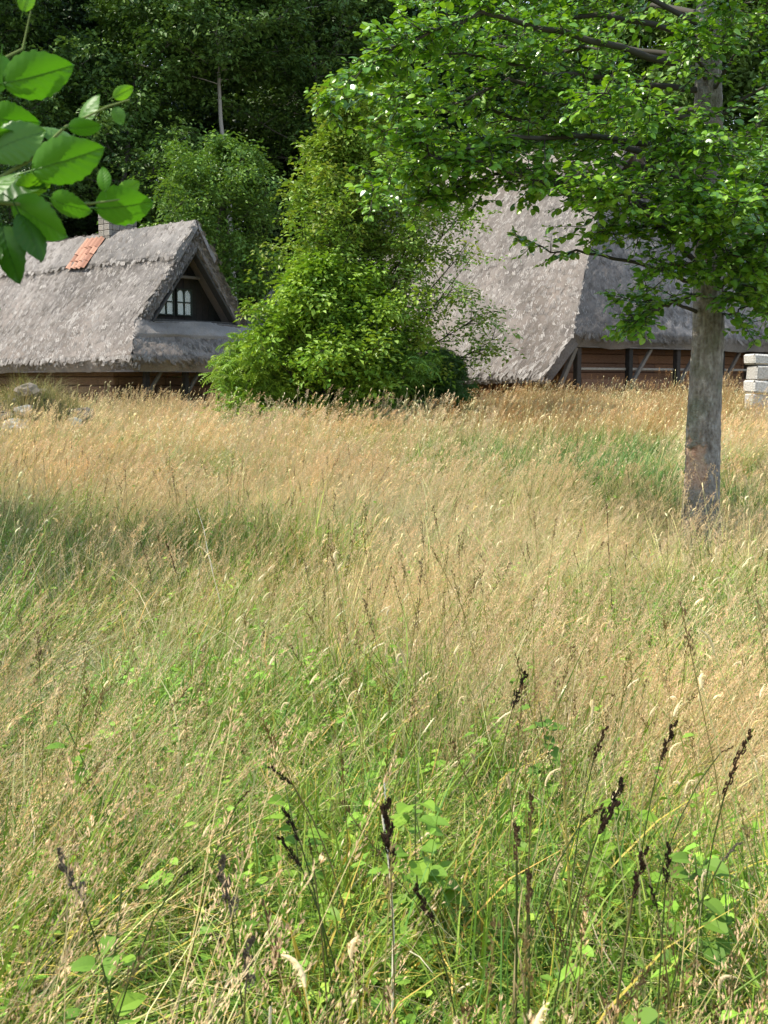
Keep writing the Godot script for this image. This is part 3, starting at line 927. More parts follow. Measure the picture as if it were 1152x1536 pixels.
func make_alder() -> void:
	rng.seed = 77
	var at := Vector3(2.79, 0, -10.5)
	var t := thing("alder_tree", "tall leafy tree with grey trunk and bare wound near its foot", "tree", at)
	var pts := [Vector3(0, -.15, 0), Vector3(.0, .5, 0), Vector3(.0, 1.2, 0), Vector3(.02, 2.0, 0), Vector3(-.01, 2.8, 0), Vector3(-.03, 3.6, 0), Vector3(-.06, 4.6, .02), Vector3(-.1, 5.8, .0), Vector3(-.12, 7.2, -.05), Vector3(-.1, 9.0, 0)]
	var tr := put("trunk", bark_trunk(pts, [.23, .155, .138, .13, .12, .112, .1, .08, .055, .02], 56, 560, true), M.bark, t)
	tr.set_meta("label", "grey bark with a bare reddish wound near the foot")
	var bm := MB.new()
	var xs := []
	var bark := lin(.085, .075, .065)
	for li in LIMBS.size():
		var l := []
		for p in LIMBS[li]: l.append(p - at + Vector3(0, 0, .5 * sqrt(l.size() / 5.0) if li in [3, 23, 29, 31] else 0.0))
		# a wavy path through the given points
		var w := []
		for i in 4 * (l.size() - 1) + 1:
			var q := along(l, float(i) / (4 * (l.size() - 1)))
			w.append(q + (Vector3(rnd(-1, 1), rnd(-1, 1), rnd(-1, 1)) * .022 if i > 0 else Vector3.ZERO))
		var ln := 0.0
		for i in w.size() - 1: ln += (w[i + 1] - w[i]).length()
		bm.tube(w, taper(w.size(), .010 + ln * .006, .003), 6, bark)
		var sparse: bool = li == 4 or li == 6
		var nt := int(ln * (8.0 if sparse else 15.0))
		for k in nt:
			var u: float = lerp(.16 if not sparse else .35, 1.0, pow((k + rng.randf()) / nt, .72))
			var q := along(w, u)
			var tg: Vector3 = (along(w, min(u + .05, 1.0)) - along(w, max(u - .05, 0.0))).normalized()
			var sd := tg.cross(Vector3.UP).normalized() * (1.0 if k % 2 == 0 else -1.0)
			var tl: float = (lerp(.55, .22, u) if not sparse else .18) * rnd(.5, 1.25)
			var tw := polyline(q, tg * rnd(.3, 1.0) + sd * rnd(.2, 1.0) + Vector3(0, rnd(-.75, .6), 0), tl, .1, .18, 4)
			bm.tube(tw, taper(5, .006, .002), 4, bark, false)
			leafy_twig(xs, tw, .026, .07)
			if tl > .25 and not sparse:
				for e in 2:
					var tv := polyline(along(tw, rnd(.3, .8)), tg * rnd(-.2, .8) + Vector3(rnd(-1, 1), rnd(-.6, .6), rnd(-1, 1)), tl * .5, .1, .2, 3)
					bm.tube(tv, taper(4, .004, .0015), 3, bark, false)
					leafy_twig(xs, tv, .03, .066)
	put("branches", bm.mesh(), M.branch, t)
	var eye := Vector3(0, 1.6, 0) - at
	xs.sort_custom(func(a, b): return a.origin.distance_squared_to(eye) < b.origin.distance_squared_to(eye))
	var cols := [lin(.13, .29, .025), lin(.18, .37, .03), lin(.085, .21, .022), lin(.26, .45, .04)]
	var base := alder_leaf(1.0, false)
	var mats := []
	for c in cols:
		var m: StandardMaterial3D = M.alder_leaf.duplicate()
		m.albedo_color = c.linear_to_srgb()
		mats.append(m)
	# the nearest leaves in view one by one, the rest together
	var rest := []
	var rc := []
	var n := 0
	for x in xs:
		var w: Vector3 = x.origin + at
		if n < 300 and abs(w.x / w.z) < .31 and (w.y - 1.6) / -w.z < .30:
			n += 1
			put("leaf", base, mats[rng.randi() % 4], t, x)
		else:
			rest.append(x)
			rc.append(mixc(cols, .15))
	var cr := many("crown", base, M.alder_leaf, t, rest, rc)
	cr.set_meta("kind", "stuff")
	print("alder leaves ", xs.size())

# ---------------------------------------------------------------- the leafy shoot close to the camera
func make_shoot() -> void:
	rng.seed = 5
	var at := Vector3(-1.05, 0, -1.5)
	var t := thing("alder_sapling", "young shoot with large round green leaves close to the camera", "sapling", at)
	var mb := MB.new()
	var stem := [Vector3(0, -.1, 0), Vector3(.02, .6, .01), Vector3(.05, 1.2, .02), Vector3(.1, 1.65, .05), Vector3(.16, 2.05, .08), Vector3(.2, 2.4, .1)]
	mb.tube(stem, taper(6, .017, .004), 8, lin(.12, .1, .07))
	var br := [[Vector3(.08, 1.5, .04), Vector3(-.55, 1.74, -1.32) - at, Vector3(-.43, 1.80, -1.3) - at, Vector3(-.375, 1.83, -1.3) - at, Vector3(-.335, 1.865, -1.3) - at, Vector3(-.292, 1.888, -1.31) - at, Vector3(-.27, 1.896, -1.315) - at],
		[Vector3(-.45, 1.79, -1.3) - at, Vector3(-.37, 1.784, -1.3) - at, Vector3(-.31, 1.786, -1.3) - at, Vector3(-.28, 1.79, -1.3) - at],
		[Vector3(.1, 1.65, .05), Vector3(-.62, 1.86, -1.35) - at, Vector3(-.45, 1.93, -1.35) - at, Vector3(-.395, 1.96, -1.36) - at, Vector3(-.385, 2.0, -1.36) - at]]
	for b in br: mb.tube(b, taper(b.size(), .003, .0007), 6, lin(.16, .2, .07))
	put("stem", mb.mesh(), M.branch, t)
	# tip of each leaf's stalk, direction (degrees in the upright plane), lean to the camera, roll, length, tone
	var L := [
		[-.395, 1.905, 10, .1, .9, .082, 1], [-.365, 1.815, 12, .25, .8, .088, 1], [-.415, 1.835, 25, .1, .2, .07, 2], [-.44, 1.81, 5, .4, -.5, .085, 0],
		[-.395, 1.79, -38, .2, .75, .076, 1], [-.315, 1.786, 0, .2, 1.0, .07, 1], [-.405, 1.765, -78, .1, .3, .07, 0], [-.33, 1.87, 62, .1, -.6, .046, 2],
		[-.282, 1.892, 25, .0, .8, .026, 3], [-.395, 1.935, -95, .1, .3, .042, 1], [-.44, 2.02, -42, .2, .6, .052, 1], [-.46, 1.91, 38, .0, .5, .05, 3],
		[-.47, 1.775, -30, .5, -.4, .095, 0], [-.43, 1.78, 40, .0, -.7, .07, 2], [-.292, 1.8, 30, .2, .5, .032, 3], [-.298, 1.8, 100, .0, .4, .03, 1],
		[-.35, 1.815, 35, .2, .9, .034, 3], [-.37, 1.87, -20, .1, -.6, .05, 2], [-.46, 1.74, -60, .2, .7, .085, 0], [-.285, 1.888, -70, .1, .2, .022, 2],
		[-.42, 1.88, -15, .2, 1.1, .06, 1], [-.43, 1.86, 60, .1, .9, .05, 3], [-.445, 1.79, -70, .3, .9, .07, 1], [-.385, 1.775, -58, .1, -.8, .06, 0], [-.4, 1.8, 20, .4, 1.15, .055, 3],
		[-.35, 1.79, -25, .2, 1.1, .05, 1], [-.44, 1.955, -60, .1, 1.0, .05, 1], [-.33, 1.862, -5, .3, 1.1, .04, 1], [-.42, 1.745, -85, .2, .9, .06, 1], [-.45, 1.84, 10, .2, 1.2, .07, 1], [-.38, 1.985, 70, .1, .5, .03, 3]]
	var cols := [lin(.045, .13, .015), lin(.10, .26, .022), lin(.12, .25, .05), lin(.17, .34, .03)]
	var mats := []
	for c in cols:
		var m: StandardMaterial3D = M.near_leaf.duplicate()
		m.albedo_color = c.linear_to_srgb()
		mats.append(m)
	var lm := alder_leaf(1.0, true)
	for a in L:
		var th := deg_to_rad(a[2])
		var d := Vector3(cos(th), sin(th), a[3]).normalized()
		var side := Vector3(-sin(th), cos(th), 0)
		var nm := (Vector3(0, .35, .8) - d * d.dot(Vector3(0, .35, .8))).normalized().rotated(d, a[4] * (1.0 if cos(th) > 0 else -1.0))
		var sx := d.cross(nm).normalized()
		put("leaf", lm, mats[a[6]], t, Transform3D(Basis(sx * rnd(.72, .98), nm, -d).scaled(Vector3.ONE * a[5] * .92), Vector3(a[0], a[1], -1.3 + rnd(-.05, .03)) - at))
	for i in 22:
		var q := along(stem, rnd(.5, 1.0))
		var d := Vector3(rnd(-1, .2), rnd(-.4, .3), rnd(-.3, 1)).normalized()
		var sx := d.cross(Vector3.UP).normalized()
		put("leaf", lm, mats[rng.randi() % 3], t, Transform3D(Basis(sx, sx.cross(d), -d).scaled(Vector3.ONE * rnd(.05, .08)), q + d * .01))

# ---------------------------------------------------------------- dark seed spikes
const SPIKES := [
	[Vector3(0.337, 0.905, -2.802), Vector3(0.306, 0.815, -2.802), "dark slender seed spike rising alone where the tan grass meets the green"],
	[Vector3(0.452, 0.894, -2.388), Vector3(0.429, 0.826, -2.388), "thin dark spike leaning right, left of the tallest right-hand spike"],
	[Vector3(0.599, 0.902, -2.406), Vector3(0.570, 0.818, -2.406), "dark knobbly spike standing highest above the rusty grass patch on the right"],
	[Vector3(0.415, 0.904, -2.022), Vector3(0.374, 0.815, -2.022), "longest spike of the tight dark cluster of three on the right"],
	[Vector3(0.377, 0.877, -1.988), Vector3(0.337, 0.843, -1.988), "short dark drooping spike at the left of the cluster of three"],
	[Vector3(0.399, 0.890, -1.974), Vector3(0.364, 0.829, -1.974), "lower middle spike of the tight dark cluster of three"],
	[Vector3(0.255, 0.890, -2.009), Vector3(0.253, 0.830, -2.009), "thin brown upright spike just above the thick brown head"],
	[Vector3(0.213, 0.892, -1.863), Vector3(0.214, 0.828, -1.863), "thick brown upright seed head on a stout stem"],
	[Vector3(0.210, 0.894, -1.673), Vector3(0.211, 0.826, -1.673), "narrow brown spike directly below the thick brown head"],
	[Vector3(0.393, 0.901, -1.738), Vector3(0.375, 0.819, -1.738), "long dark pointed spike below the cluster of three"],
	[Vector3(0.437, 0.891, -1.772), Vector3(0.433, 0.829, -1.772), "short dark upright spike beside the long pointed spike"],
	[Vector3(0.656, 0.895, -2.167), Vector3(0.633, 0.825, -2.167), "dark curved spike near the right edge above the green tangle"],
	[Vector3(0.002, 0.920, -1.908), Vector3(0.010, 0.800, -1.908), "tall black spike with a white tip at the middle of the foreground"],
	[Vector3(-0.168, 0.889, -1.940), Vector3(-0.141, 0.831, -1.940), "upper black spike of the three leaning together left of centre"],
	[Vector3(-0.164, 0.885, -1.820), Vector3(-0.130, 0.835, -1.820), "lower black spike of the three leaning together left of centre"],
	[Vector3(-0.120, 0.873, -1.844), Vector3(-0.115, 0.847, -1.844), "smallest black spike of the three leaning together left of centre"],
	[Vector3(-0.490, 0.900, -1.732), Vector3(-0.453, 0.820, -1.732), "soft grey-brown seed head leaning at the lower left edge"],
	[Vector3(-0.240, 0.907, -1.690), Vector3(-0.224, 0.813, -1.690), "long grey-brown hanging seed head at lower left of centre"],
	[Vector3(-0.170, 0.898, -1.455), Vector3(-0.177, 0.822, -1.455), "grey-brown seed head nearest the bottom edge"],
	[Vector3(0.042, 0.891, -1.634), Vector3(0.070, 0.829, -1.634), "dark drooping spike just right of the white-tipped spike"],
	[Vector3(-0.286, 0.868, -1.742), Vector3(-0.310, 0.852, -1.742), "small black spike lying almost flat above the grey-brown heads"],
	[Vector3(-0.214, 0.878, -2.188), Vector3(-0.171, 0.842, -2.188), "small dark spike lying slantwise in the green grass left of centre"],
	[Vector3(-0.241, 0.873, -2.070), Vector3(-0.263, 0.847, -2.070), "tiny dark spike pointing up right in the pale heads left of centre"],
	[Vector3(0.562, 0.876, -1.825), Vector3(0.533, 0.844, -1.825), "grey-brown bent seed head at the lower right edge"],
	[Vector3(0.383, 0.877, -1.654), Vector3(0.393, 0.843, -1.654), "thin dark spike hanging beside the long pointed spike"],
	[Vector3(0.741, 0.899, -2.354), Vector3(0.706, 0.821, -2.354), "dark spike at the right edge above the curved spike"],
	[Vector3(1.451, 0.801, -7.781), Vector3(1.463, 0.639, -7.781), "tallest brown spike in the middle distance left of the tree trunk"],
	[Vector3(0.939, 0.762, -5.896), Vector3(0.967, 0.678, -5.896), "small brown spike leaning left in the middle distance"],
	[Vector3(1.238, 0.772, -6.069), Vector3(1.234, 0.668, -6.069), "short brown upright spike right of the tallest middle-distance spike"],
	[Vector3(-1.073, 0.798, -5.874), Vector3(-1.024, 0.642, -5.874), "brown leaning spike in the shaded grass on the left"],
	[Vector3(-1.270, 0.766, -6.190), Vector3(-1.237, 0.674, -6.190), "smaller brown spike left of the leaning spike in the shaded grass"],
	[Vector3(1.132, 0.780, -6.011), Vector3(1.145, 0.660, -6.011), "brown upright spike just below the tallest middle-distance spike"],
	[Vector3(0.703, 0.867, -2.348), Vector3(0.676, 0.853, -2.348), "small dark spike lying flat at the right edge"],
]
func spike_mesh(sd: int, col: Color) -> ArrayMesh:
	var r := RandomNumberGenerator.new()
	r.seed = sd
	var mb := MB.new()
	mb.tube([Vector3(0, 0, 0), Vector3(0, .5, 0), Vector3(0, .97, 0)], [.014, .012, .006], 5, col)
	# separate little ears, set alternately along the axis and shrinking to the tip
	var t := .02
	var side := r.randf_range(0, TAU)
	while t < .93:
		var el := lerpf(.26, .13, t) * r.randf_range(.8, 1.2)
		side += 2.3 + r.randf_range(-.5, .5)
		var tilt := Vector3(cos(side), 0, sin(side))
		var b := Vector3(0, t, 0) + tilt * .014
		var ax := (Vector3.UP + tilt * r.randf_range(.10, .34)).normalized()
		var er := .052 * lerpf(1.1, .6, t) * r.randf_range(.8, 1.2)
		for i in 30:
			var f := r.randf()
			var a := r.randf_range(0, TAU)
			var u := ax.cross(Vector3.RIGHT).normalized()
			var d := u * cos(a) + ax.cross(u) * sin(a)
			var w: float = er * pow(sin(PI * clampf(f * .9 + .08, 0.0, 1.0)), .7)
			var k := r.randf_range(.6, 1.8)
			simple_leaf(mb, b + ax * (el * f * .85) + d * w * .5, (d * .45 + ax).normalized(), d, .075, .04, Color(col.r * k, col.g * k, col.b * k))
		t += el * r.randf_range(.5, .85)
	return mb.mesh()
func make_spikes() -> void:
	rng.seed = 9
	var hm := []
	for k in 7: hm.append(spike_mesh(k * 3 + 1, [lin(.035, .024, .017), lin(.065, .038, .022), lin(.045, .028, .018)][k % 3]))
	var gm := spike_mesh(5, lin(.13, .11, .08))
	var bm := spike_mesh(6, lin(.12, .075, .04))
	for i in SPIKES.size():
		var a: Vector3 = SPIKES[i][0]
		var b: Vector3 = SPIKES[i][1]
		var label: String = SPIKES[i][2]
		var ax := (a - b).normalized()
		var h := Vector3(ax.x, 0, ax.z)
		var foot := Vector3(b.x, 0, b.z) - h * .18
		foot.y = ground_y(foot.x, foot.z)
		var o := thing("seed_spike", label, "seed head", foot, 0.0, "dark seed spikes standing above the meadow grass")
		var pts := []
		for k in 9:
			var t := k / 8.0
			var p := foot.lerp(b, t)
			var lo := foot + Vector3(0, b.y - foot.y, 0) * t * .9 + h * .02
			pts.append(foot.lerp(foot + Vector3(0, (b.y - foot.y) * .6, 0), t).lerp((b - ax * .22).lerp(b, t), t) - foot)
		var mb := MB.new()
		var green := lin(.06, .09, .02) if i % 3 else lin(.16, .14, .05)
		var sr: float = .0021 if i in [7, 8, 9] else .0013
		if b.z < -5.0: sr = .0016
		mb.tube(pts, taper(9, sr * 1.2, sr), 5, green)
		mb.blade(pts[4], rnd(0, TAU), rnd(.12, .24), rnd(.5, 1.2), .005, lin(.2, .2, .06) if i % 2 else lin(.4, .3, .15), 5)
		put("stem", mb.mesh(), M.grass, o)
		var l := (a - b).length()
		var wd: float = l * 1.05
		if i in [7, 16, 17, 18]: wd = l * 1.25
		if b.z < -5.0: wd = l * .42
		var sx := ax.cross(Vector3.BACK).normalized()
		var grey: bool = i in [16, 17, 18, 23]
		var mm: ArrayMesh = gm if grey else (bm if (b.z < -5.0 or i in [6, 7, 8]) else hm[i % 7])
		put("head", mm, M.seed, o, Transform3D(Basis(sx * wd, ax * l, sx.cross(ax) * wd), b - foot))
		if i == 12:
			var wt := spike_mesh(8, lin(.75, .72, .62))
			put("white_tip", wt, M.seed, o, Transform3D(Basis(sx * .02, ax * .035, sx.cross(ax) * .02), a - foot - ax * .012))

# ---------------------------------------------------------------- the meadow
# greenness of the grass: broad drifts, and patches where the photograph shows them
const GREEN := [[2.5, -15.5, 1.8, 4.0, 1.4], [-2.2, -8.6, 2.0, 1.7, .8], [-.9, -6.6, .5, .6, .7], [-.5, -4.2, .55, .9, .65], [.2, -3.3, .35, .5, .75], [.75, -2.5, .4, .5, .7], [-.55, -2.1, .5, .5, .5], [.45, -1.7, .5, .5, .5], [-.2, -2.7, .4, .5, .4],
	[-1.3, -5.2, .35, .9, -.7], [-1.0, -3.3, .45, .9, -.4], [-1.2, -4.4, .4, .5, .5], [.9, -6.2, .6, .8, .45], [-.2, -9.5, .8, .9, .4], [.75, -3.9, .5, .7, -.5], [.6, -8.5, 2.2, 2.2, -.45], [0., -13., 5., 3., -.35]]
func green_at(x: float, z: float) -> float:
	var g := .5 + fn.get_noise_2d(x * 22.0, z * 12.0) * .75 + fn.get_noise_2d(x * 80.0 + 500.0, z * 60.0) * .35
	for s in GREEN:
		g += s[4] * exp(-pow((x - s[0]) / s[2], 2) - pow((z - s[1]) / s[3], 2))
	if z > -5.5: g -= .02
	if z < -12.0: g -= .08
	return clamp(g, 0.0, 1.0)
func green_clump(sd: int, n: int, segs: int) -> MB:
	rng.seed = sd
	var mb := MB.new()
	for i in n:
		var a := rnd(0, TAU)
		var r := sqrt(rng.randf()) * .09
		var k := rnd(.75, 1.25)
		var dry := rng.randf() < .14
		var col := Color(k * (2.6 if dry else 1.0), k * (1.4 if dry else 1.0), k * (2.2 if dry else 1.0))
		mb.blade(Vector3(cos(a) * r, 0, sin(a) * r), rnd(0, TAU), rnd(.22, .58), rnd(.05, 1.3), rnd(.004, .0125), col, segs, rnd(-.8, .8))
	return mb
func dry_clump(sd: int, n: int, segs: int) -> MB:
	rng.seed = sd
	var mb := MB.new()
	for i in n:
		var a := rnd(0, TAU)
		var r := sqrt(rng.randf()) * .11
		var k := rnd(.7, 1.2)
		mb.blade(Vector3(cos(a) * r, 0, sin(a) * r), rnd(0, TAU), rnd(.2, .62), rnd(.0, 1.3), rnd(.002, .0056), Color(k, k, k), segs, rnd(-.8, .8))
	return mb
func coarse_clump(sd: int) -> MB:
	rng.seed = sd
	var mb := MB.new()
	for i in 6:
		var k := rnd(.8, 1.2)
		mb.blade(Vector3(rnd(-.05, .05), 0, rnd(-.05, .05)), rnd(0, TAU), rnd(.35, .72), rnd(.1, 1.4), rnd(.006, .014), Color(k, k, k), 6, rnd(-.9, .9))
	return mb
# tall thin stalks with narrow brown ears
func brown_clump(sd: int) -> MB:
	rng.seed = sd
	var mb := MB.new()
	for i in 2:
		var p := stem_path(rnd(.7, .95), rnd(0, TAU), rnd(.05, .35))
		mb.tube(p, taper(5, .0014, .0009), 3, Color(1.0, 1.3, .7), false)
		var d: Vector3 = (p[4] - p[3]).normalized()
		var L := rnd(.06, .14)
		for s in 40:
			var t := rng.randf()
			var out := Vector3(rnd(-1, 1), rnd(-.2, 1), rnd(-1, 1)).normalized()
			var k := rnd(.6, 1.4)
			simple_leaf(mb, p[4] + d * (L * (t - .8)) + out * rnd(.0, .006), (out * .6 + d).normalized(), out.cross(d), rnd(.006, .011), .003, Color(k, k, k))
	return mb
func herb_clump(sd: int) -> MB:
	rng.seed = sd
	var mb := MB.new()
	for s in 4:
		var p := polyline(Vector3(rnd(-.06, .06), 0, rnd(-.06, .06)), Vector3(rnd(-.5, .5), 1, rnd(-.5, .5)), rnd(.25, .6), 0.0, .15, 4)
		mb.tube(p, taper(5, .0012, .0008), 3, Color(.8, .8, .6), false)
		for i in 9:
			var a := rnd(0, TAU)
			var k := rnd(.75, 1.25)
			var l := rnd(.018, .048)
			var dr := Vector3(cos(a), rnd(-.4, .6), sin(a)).normalized()
			var q := along(p, rnd(.25, 1.0))
			var nm := Vector3(rnd(-.5, .5), 1, rnd(-.5, .5)).normalized()
			var sv := dr.cross(nm).normalized()
			var m1 := q + dr * l * .35
			var m2 := q + dr * l * .72 - nm * l * .06
			var tip := q + dr * l - nm * l * .16
			var w := l * rnd(.18, .34)
			var col := Color(k, k, k)
			for sg in [-1.0, 1.0]:
				var e1: Vector3 = m1 + sv * (w * sg) + nm * w * .25
				var e2: Vector3 = m2 + sv * (w * .8 * sg) + nm * w * .2
				mb.tri(q, m1, e1, col)
				mb.quad(m1, m2, e2, e1, col)
				mb.tri(m2, tip, e2, col)
	return mb
func stem_path(h: float, az: float, bend: float) -> Array:
	var p := []
	for i in 5:
		var t := i / 4.0
		p.append(Vector3(cos(az), 0, sin(az)) * (h * bend * t * t) + Vector3.UP * (h * t * (1.0 - .3 * bend * t * t)))
	return p
# loose, hazy panicles on thin culms
func panicle_clump(sd: int, n: int, fat: float) -> MB:
	rng.seed = sd
	var mb := MB.new()
	for i in n:
		var a := rnd(0, TAU)
		var r := sqrt(rng.randf()) * .11
		var h := rnd(.4, .78)
		var az := rnd(-1.3, 1.0)
		var p := stem_path(h, az, rnd(.08, .4))
		for k in p.size(): p[k] += Vector3(cos(a) * r, 0, sin(a) * r)
		mb.tube(p, taper(5, .0010 * fat, .0006 * fat), 3, Color(.95, 1.0, .8), false)
		var d: Vector3 = (p[4] - p[3]).normalized()
		var top: Vector3 = p[4]
		var L := rnd(.09, .16)
		var spread := rnd(.012, .036)
		for s in 44:
			var t := pow(rng.randf(), .8)
			var aa := rnd(0, TAU)
			var out := Vector3(cos(aa), rnd(.2, 1.0), sin(aa))
			var q := top + d * (L * (t - .55)) + out * (spread * (1.1 - t) * rnd(.2, 1.0))
			var k := rnd(.7, 1.3)
			simple_leaf(mb, q, (out + d * 1.2).normalized(), Vector3(rnd(-1, 1), rnd(-1, 1), rnd(-1, 1)).normalized(), rnd(.005, .0085) * fat, .0024 * fat, Color(k * 1.05, k * .95, k * .9))
	return mb
# soft nodding heads, bent over by the wind
func nodding_clump(sd: int, n: int, fat: float) -> MB:
	rng.seed = sd
	var mb := MB.new()
	for i in n:
		var a := rnd(0, TAU)
		var r := sqrt(rng.randf()) * .1
		var h := rnd(.5, .8)
		var az := rnd(-1.6, 1.6)
		var o := Vector3(cos(a) * r, 0, sin(a) * r)
		var p := stem_path(h, az, rnd(.1, .3))
		for k in p.size(): p[k] += o
		mb.tube(p, taper(5, .0012 * fat, .0008 * fat), 3, Color(.75, .85, .6), false)
		var d := Vector3(cos(az), 0, sin(az))
		var e: Vector3 = p[4]
		var hp := []
		var L := rnd(.022, .05)
		var cv := rnd(.1, 2.0)
		for k in 6:
			var t := k / 5.0
			hp.append(e)
			e += (d * sin(.3 + cv * t) + Vector3.UP * cos(.3 + cv * t)) * (L / 5.0)
		var k := rnd(.8, 1.25)
		var rr := rnd(.0018, .0034) * fat
		mb.tube(hp, [rr * .5, rr, rr * 1.05, rr * .9, rr * .6, rr * .15], 5, Color(k * 1.1, k * 1.05, k), false)
		for s in 26:
			var q := along(hp, rng.randf())
			var out := Vector3(rnd(-1, 1), rnd(-1, 1), rnd(-1, 1)).normalized()
			simple_leaf(mb, q + out * rr * .7, (out + d).normalized(), out.cross(Vector3.UP), .0048 * fat, .0016 * fat, Color(k * 1.2, k * 1.15, k * 1.1))
	return mb
func stamp(dst: MB, src: MB, x: Transform3D, tint: Color) -> void:
	var k := dst.v.size()
	var nb := x.basis.inverse().transposed()
	dst.v.append_array(x * src.v)
	for i in src.n.size():
		dst.n.append((nb * src.n[i]).normalized())
		dst.c.append(src.c[i] * tint)
	for i in src.ix:
		dst.ix.append(k + i)
# one square of meadow, sd metres wide: g how green, dens plants a square metre, far: coarser plants
func meadow_tile(w: float, g: float, dens: float, lod: int, sd: int, rusty: bool, P: Dictionary) -> ArrayMesh:
	rng.seed = sd
	var out := MB.new()
	var gc := [lin(.16, .29, .035), lin(.22, .34, .04), lin(.10, .23, .04), lin(.30, .38, .07)]
	var blue := [lin(.10, .21, .05), lin(.14, .27, .06)]
	var tan := [lin(.68, .53, .34), lin(.60, .45, .28), lin(.74, .61, .41)]
	var gold := [lin(.58, .55, .22), lin(.64, .61, .31)]
	var rust := [lin(.44, .26, .12), lin(.54, .37, .18), lin(.5, .4, .2)]
	var cream := [lin(.72, .62, .38), lin(.64, .55, .31), lin(.78, .7, .48)]
	var wide := 1.3 if lod == 2 else 1.0
	var tuss := []
	for i in int(dens * w * w / 9.0) + 1:
		tuss.append(Vector3(rnd(-.62, .62), 0, rnd(-.62, .62)) * w)
	for i in int(dens * w * w):
		var pos := Vector3(rnd(-.5, .5) + rnd(-.22, .22), 0, rnd(-.5, .5) + rnd(-.22, .22)) * w
		if rng.randf() < .6: pos = tuss[rng.randi() % tuss.size()] + Vector3(rng.randfn(), 0, rng.randfn()) * .05 * (1.0 if lod == 0 else 1.7)
		var lean := Vector3(.06 + rng.randfn() * .34, 0, rng.randfn() * .32)
		var y := rnd(.7, 1.2)
		if rng.randf() < .42 + .6 * g:
			var b := Basis(Vector3.UP, rnd(0, TAU)).scaled(Vector3(wide, y * lerp(.72, 1.2, g), wide))
			var c := mixc(blue, .15) if (lod == 2 and g > .8) else mixc(gc, .2)
			stamp(out, P.g[rng.randi() % 4], Transform3D(sheared(b, lean), pos), c.lerp(mixc(tan), clamp(.35 - g * .5, 0.0, .4) if lod else 0.0))
		if rng.randf() < .2:
			stamp(out, P.c[rng.randi() % 4], Transform3D(sheared(Basis(Vector3.UP, rnd(0, TAU)).scaled(Vector3(1, y, 1)), lean), pos), mixc(gc, .2) if rng.randf() < .25 + .7 * g else mixc(gold, .2))
		if lod < 2 and rng.randf() < .025:
			stamp(out, P.b[rng.randi() % 4], Transform3D(Basis(Vector3.UP, rnd(0, TAU)), pos), mixc([lin(.2, .13, .06), lin(.13, .085, .045), lin(.26, .2, .09)], .2))
		if lod < 2 and rng.randf() < .07 + .28 * g:
			stamp(out, P.h[rng.randi() % 4], Transform3D(Basis(Vector3.UP, rnd(0, TAU)).scaled(Vector3(1, rnd(.7, 1.15), 1)), pos), mixc([lin(.2, .36, .04), lin(.15, .29, .035), lin(.28, .42, .06)], .2))
		if rng.randf() < .95 - .6 * g:
			var b := Basis(Vector3.UP, rnd(0, TAU)).scaled(Vector3(wide, y, wide))
			var l := lean * 1.4
			if rng.randf() < .4: l = Vector3(rng.randfn() * .8 + .2, 0, rng.randfn() * .8)
			stamp(out, P.d[rng.randi() % 4], Transform3D(sheared(b, l), pos), mixc(rust if rusty else (gold if rng.randf() < .5 else tan), .18))
		if rng.randf() < (.8 - .75 * g) * (1.0 if lod else .8):
			var b := Basis(Vector3.UP, rnd(-.8, .8)).scaled(Vector3(wide, y * rnd(.9, 1.15), wide))
			stamp(out, P.p[rng.randi() % 4 if lod < 2 else 4 + rng.randi() % 2], Transform3D(sheared(b, lean), pos), mixc(rust if rusty else tan, .18))
		if rng.randf() < (.22 - .12 * g) * (.08 if lod == 0 else .5 if lod == 1 else 1.2):
			var b := Basis(Vector3.UP, rnd(-1.2, 1.2)).scaled(Vector3.ONE * rnd(.85, 1.2))
			stamp(out, P.n[rng.randi() % 4 if lod < 2 else 4 + rng.randi() % 2], Transform3D(sheared(b, lean), pos), mixc(cream, .15))
	return out.mesh()
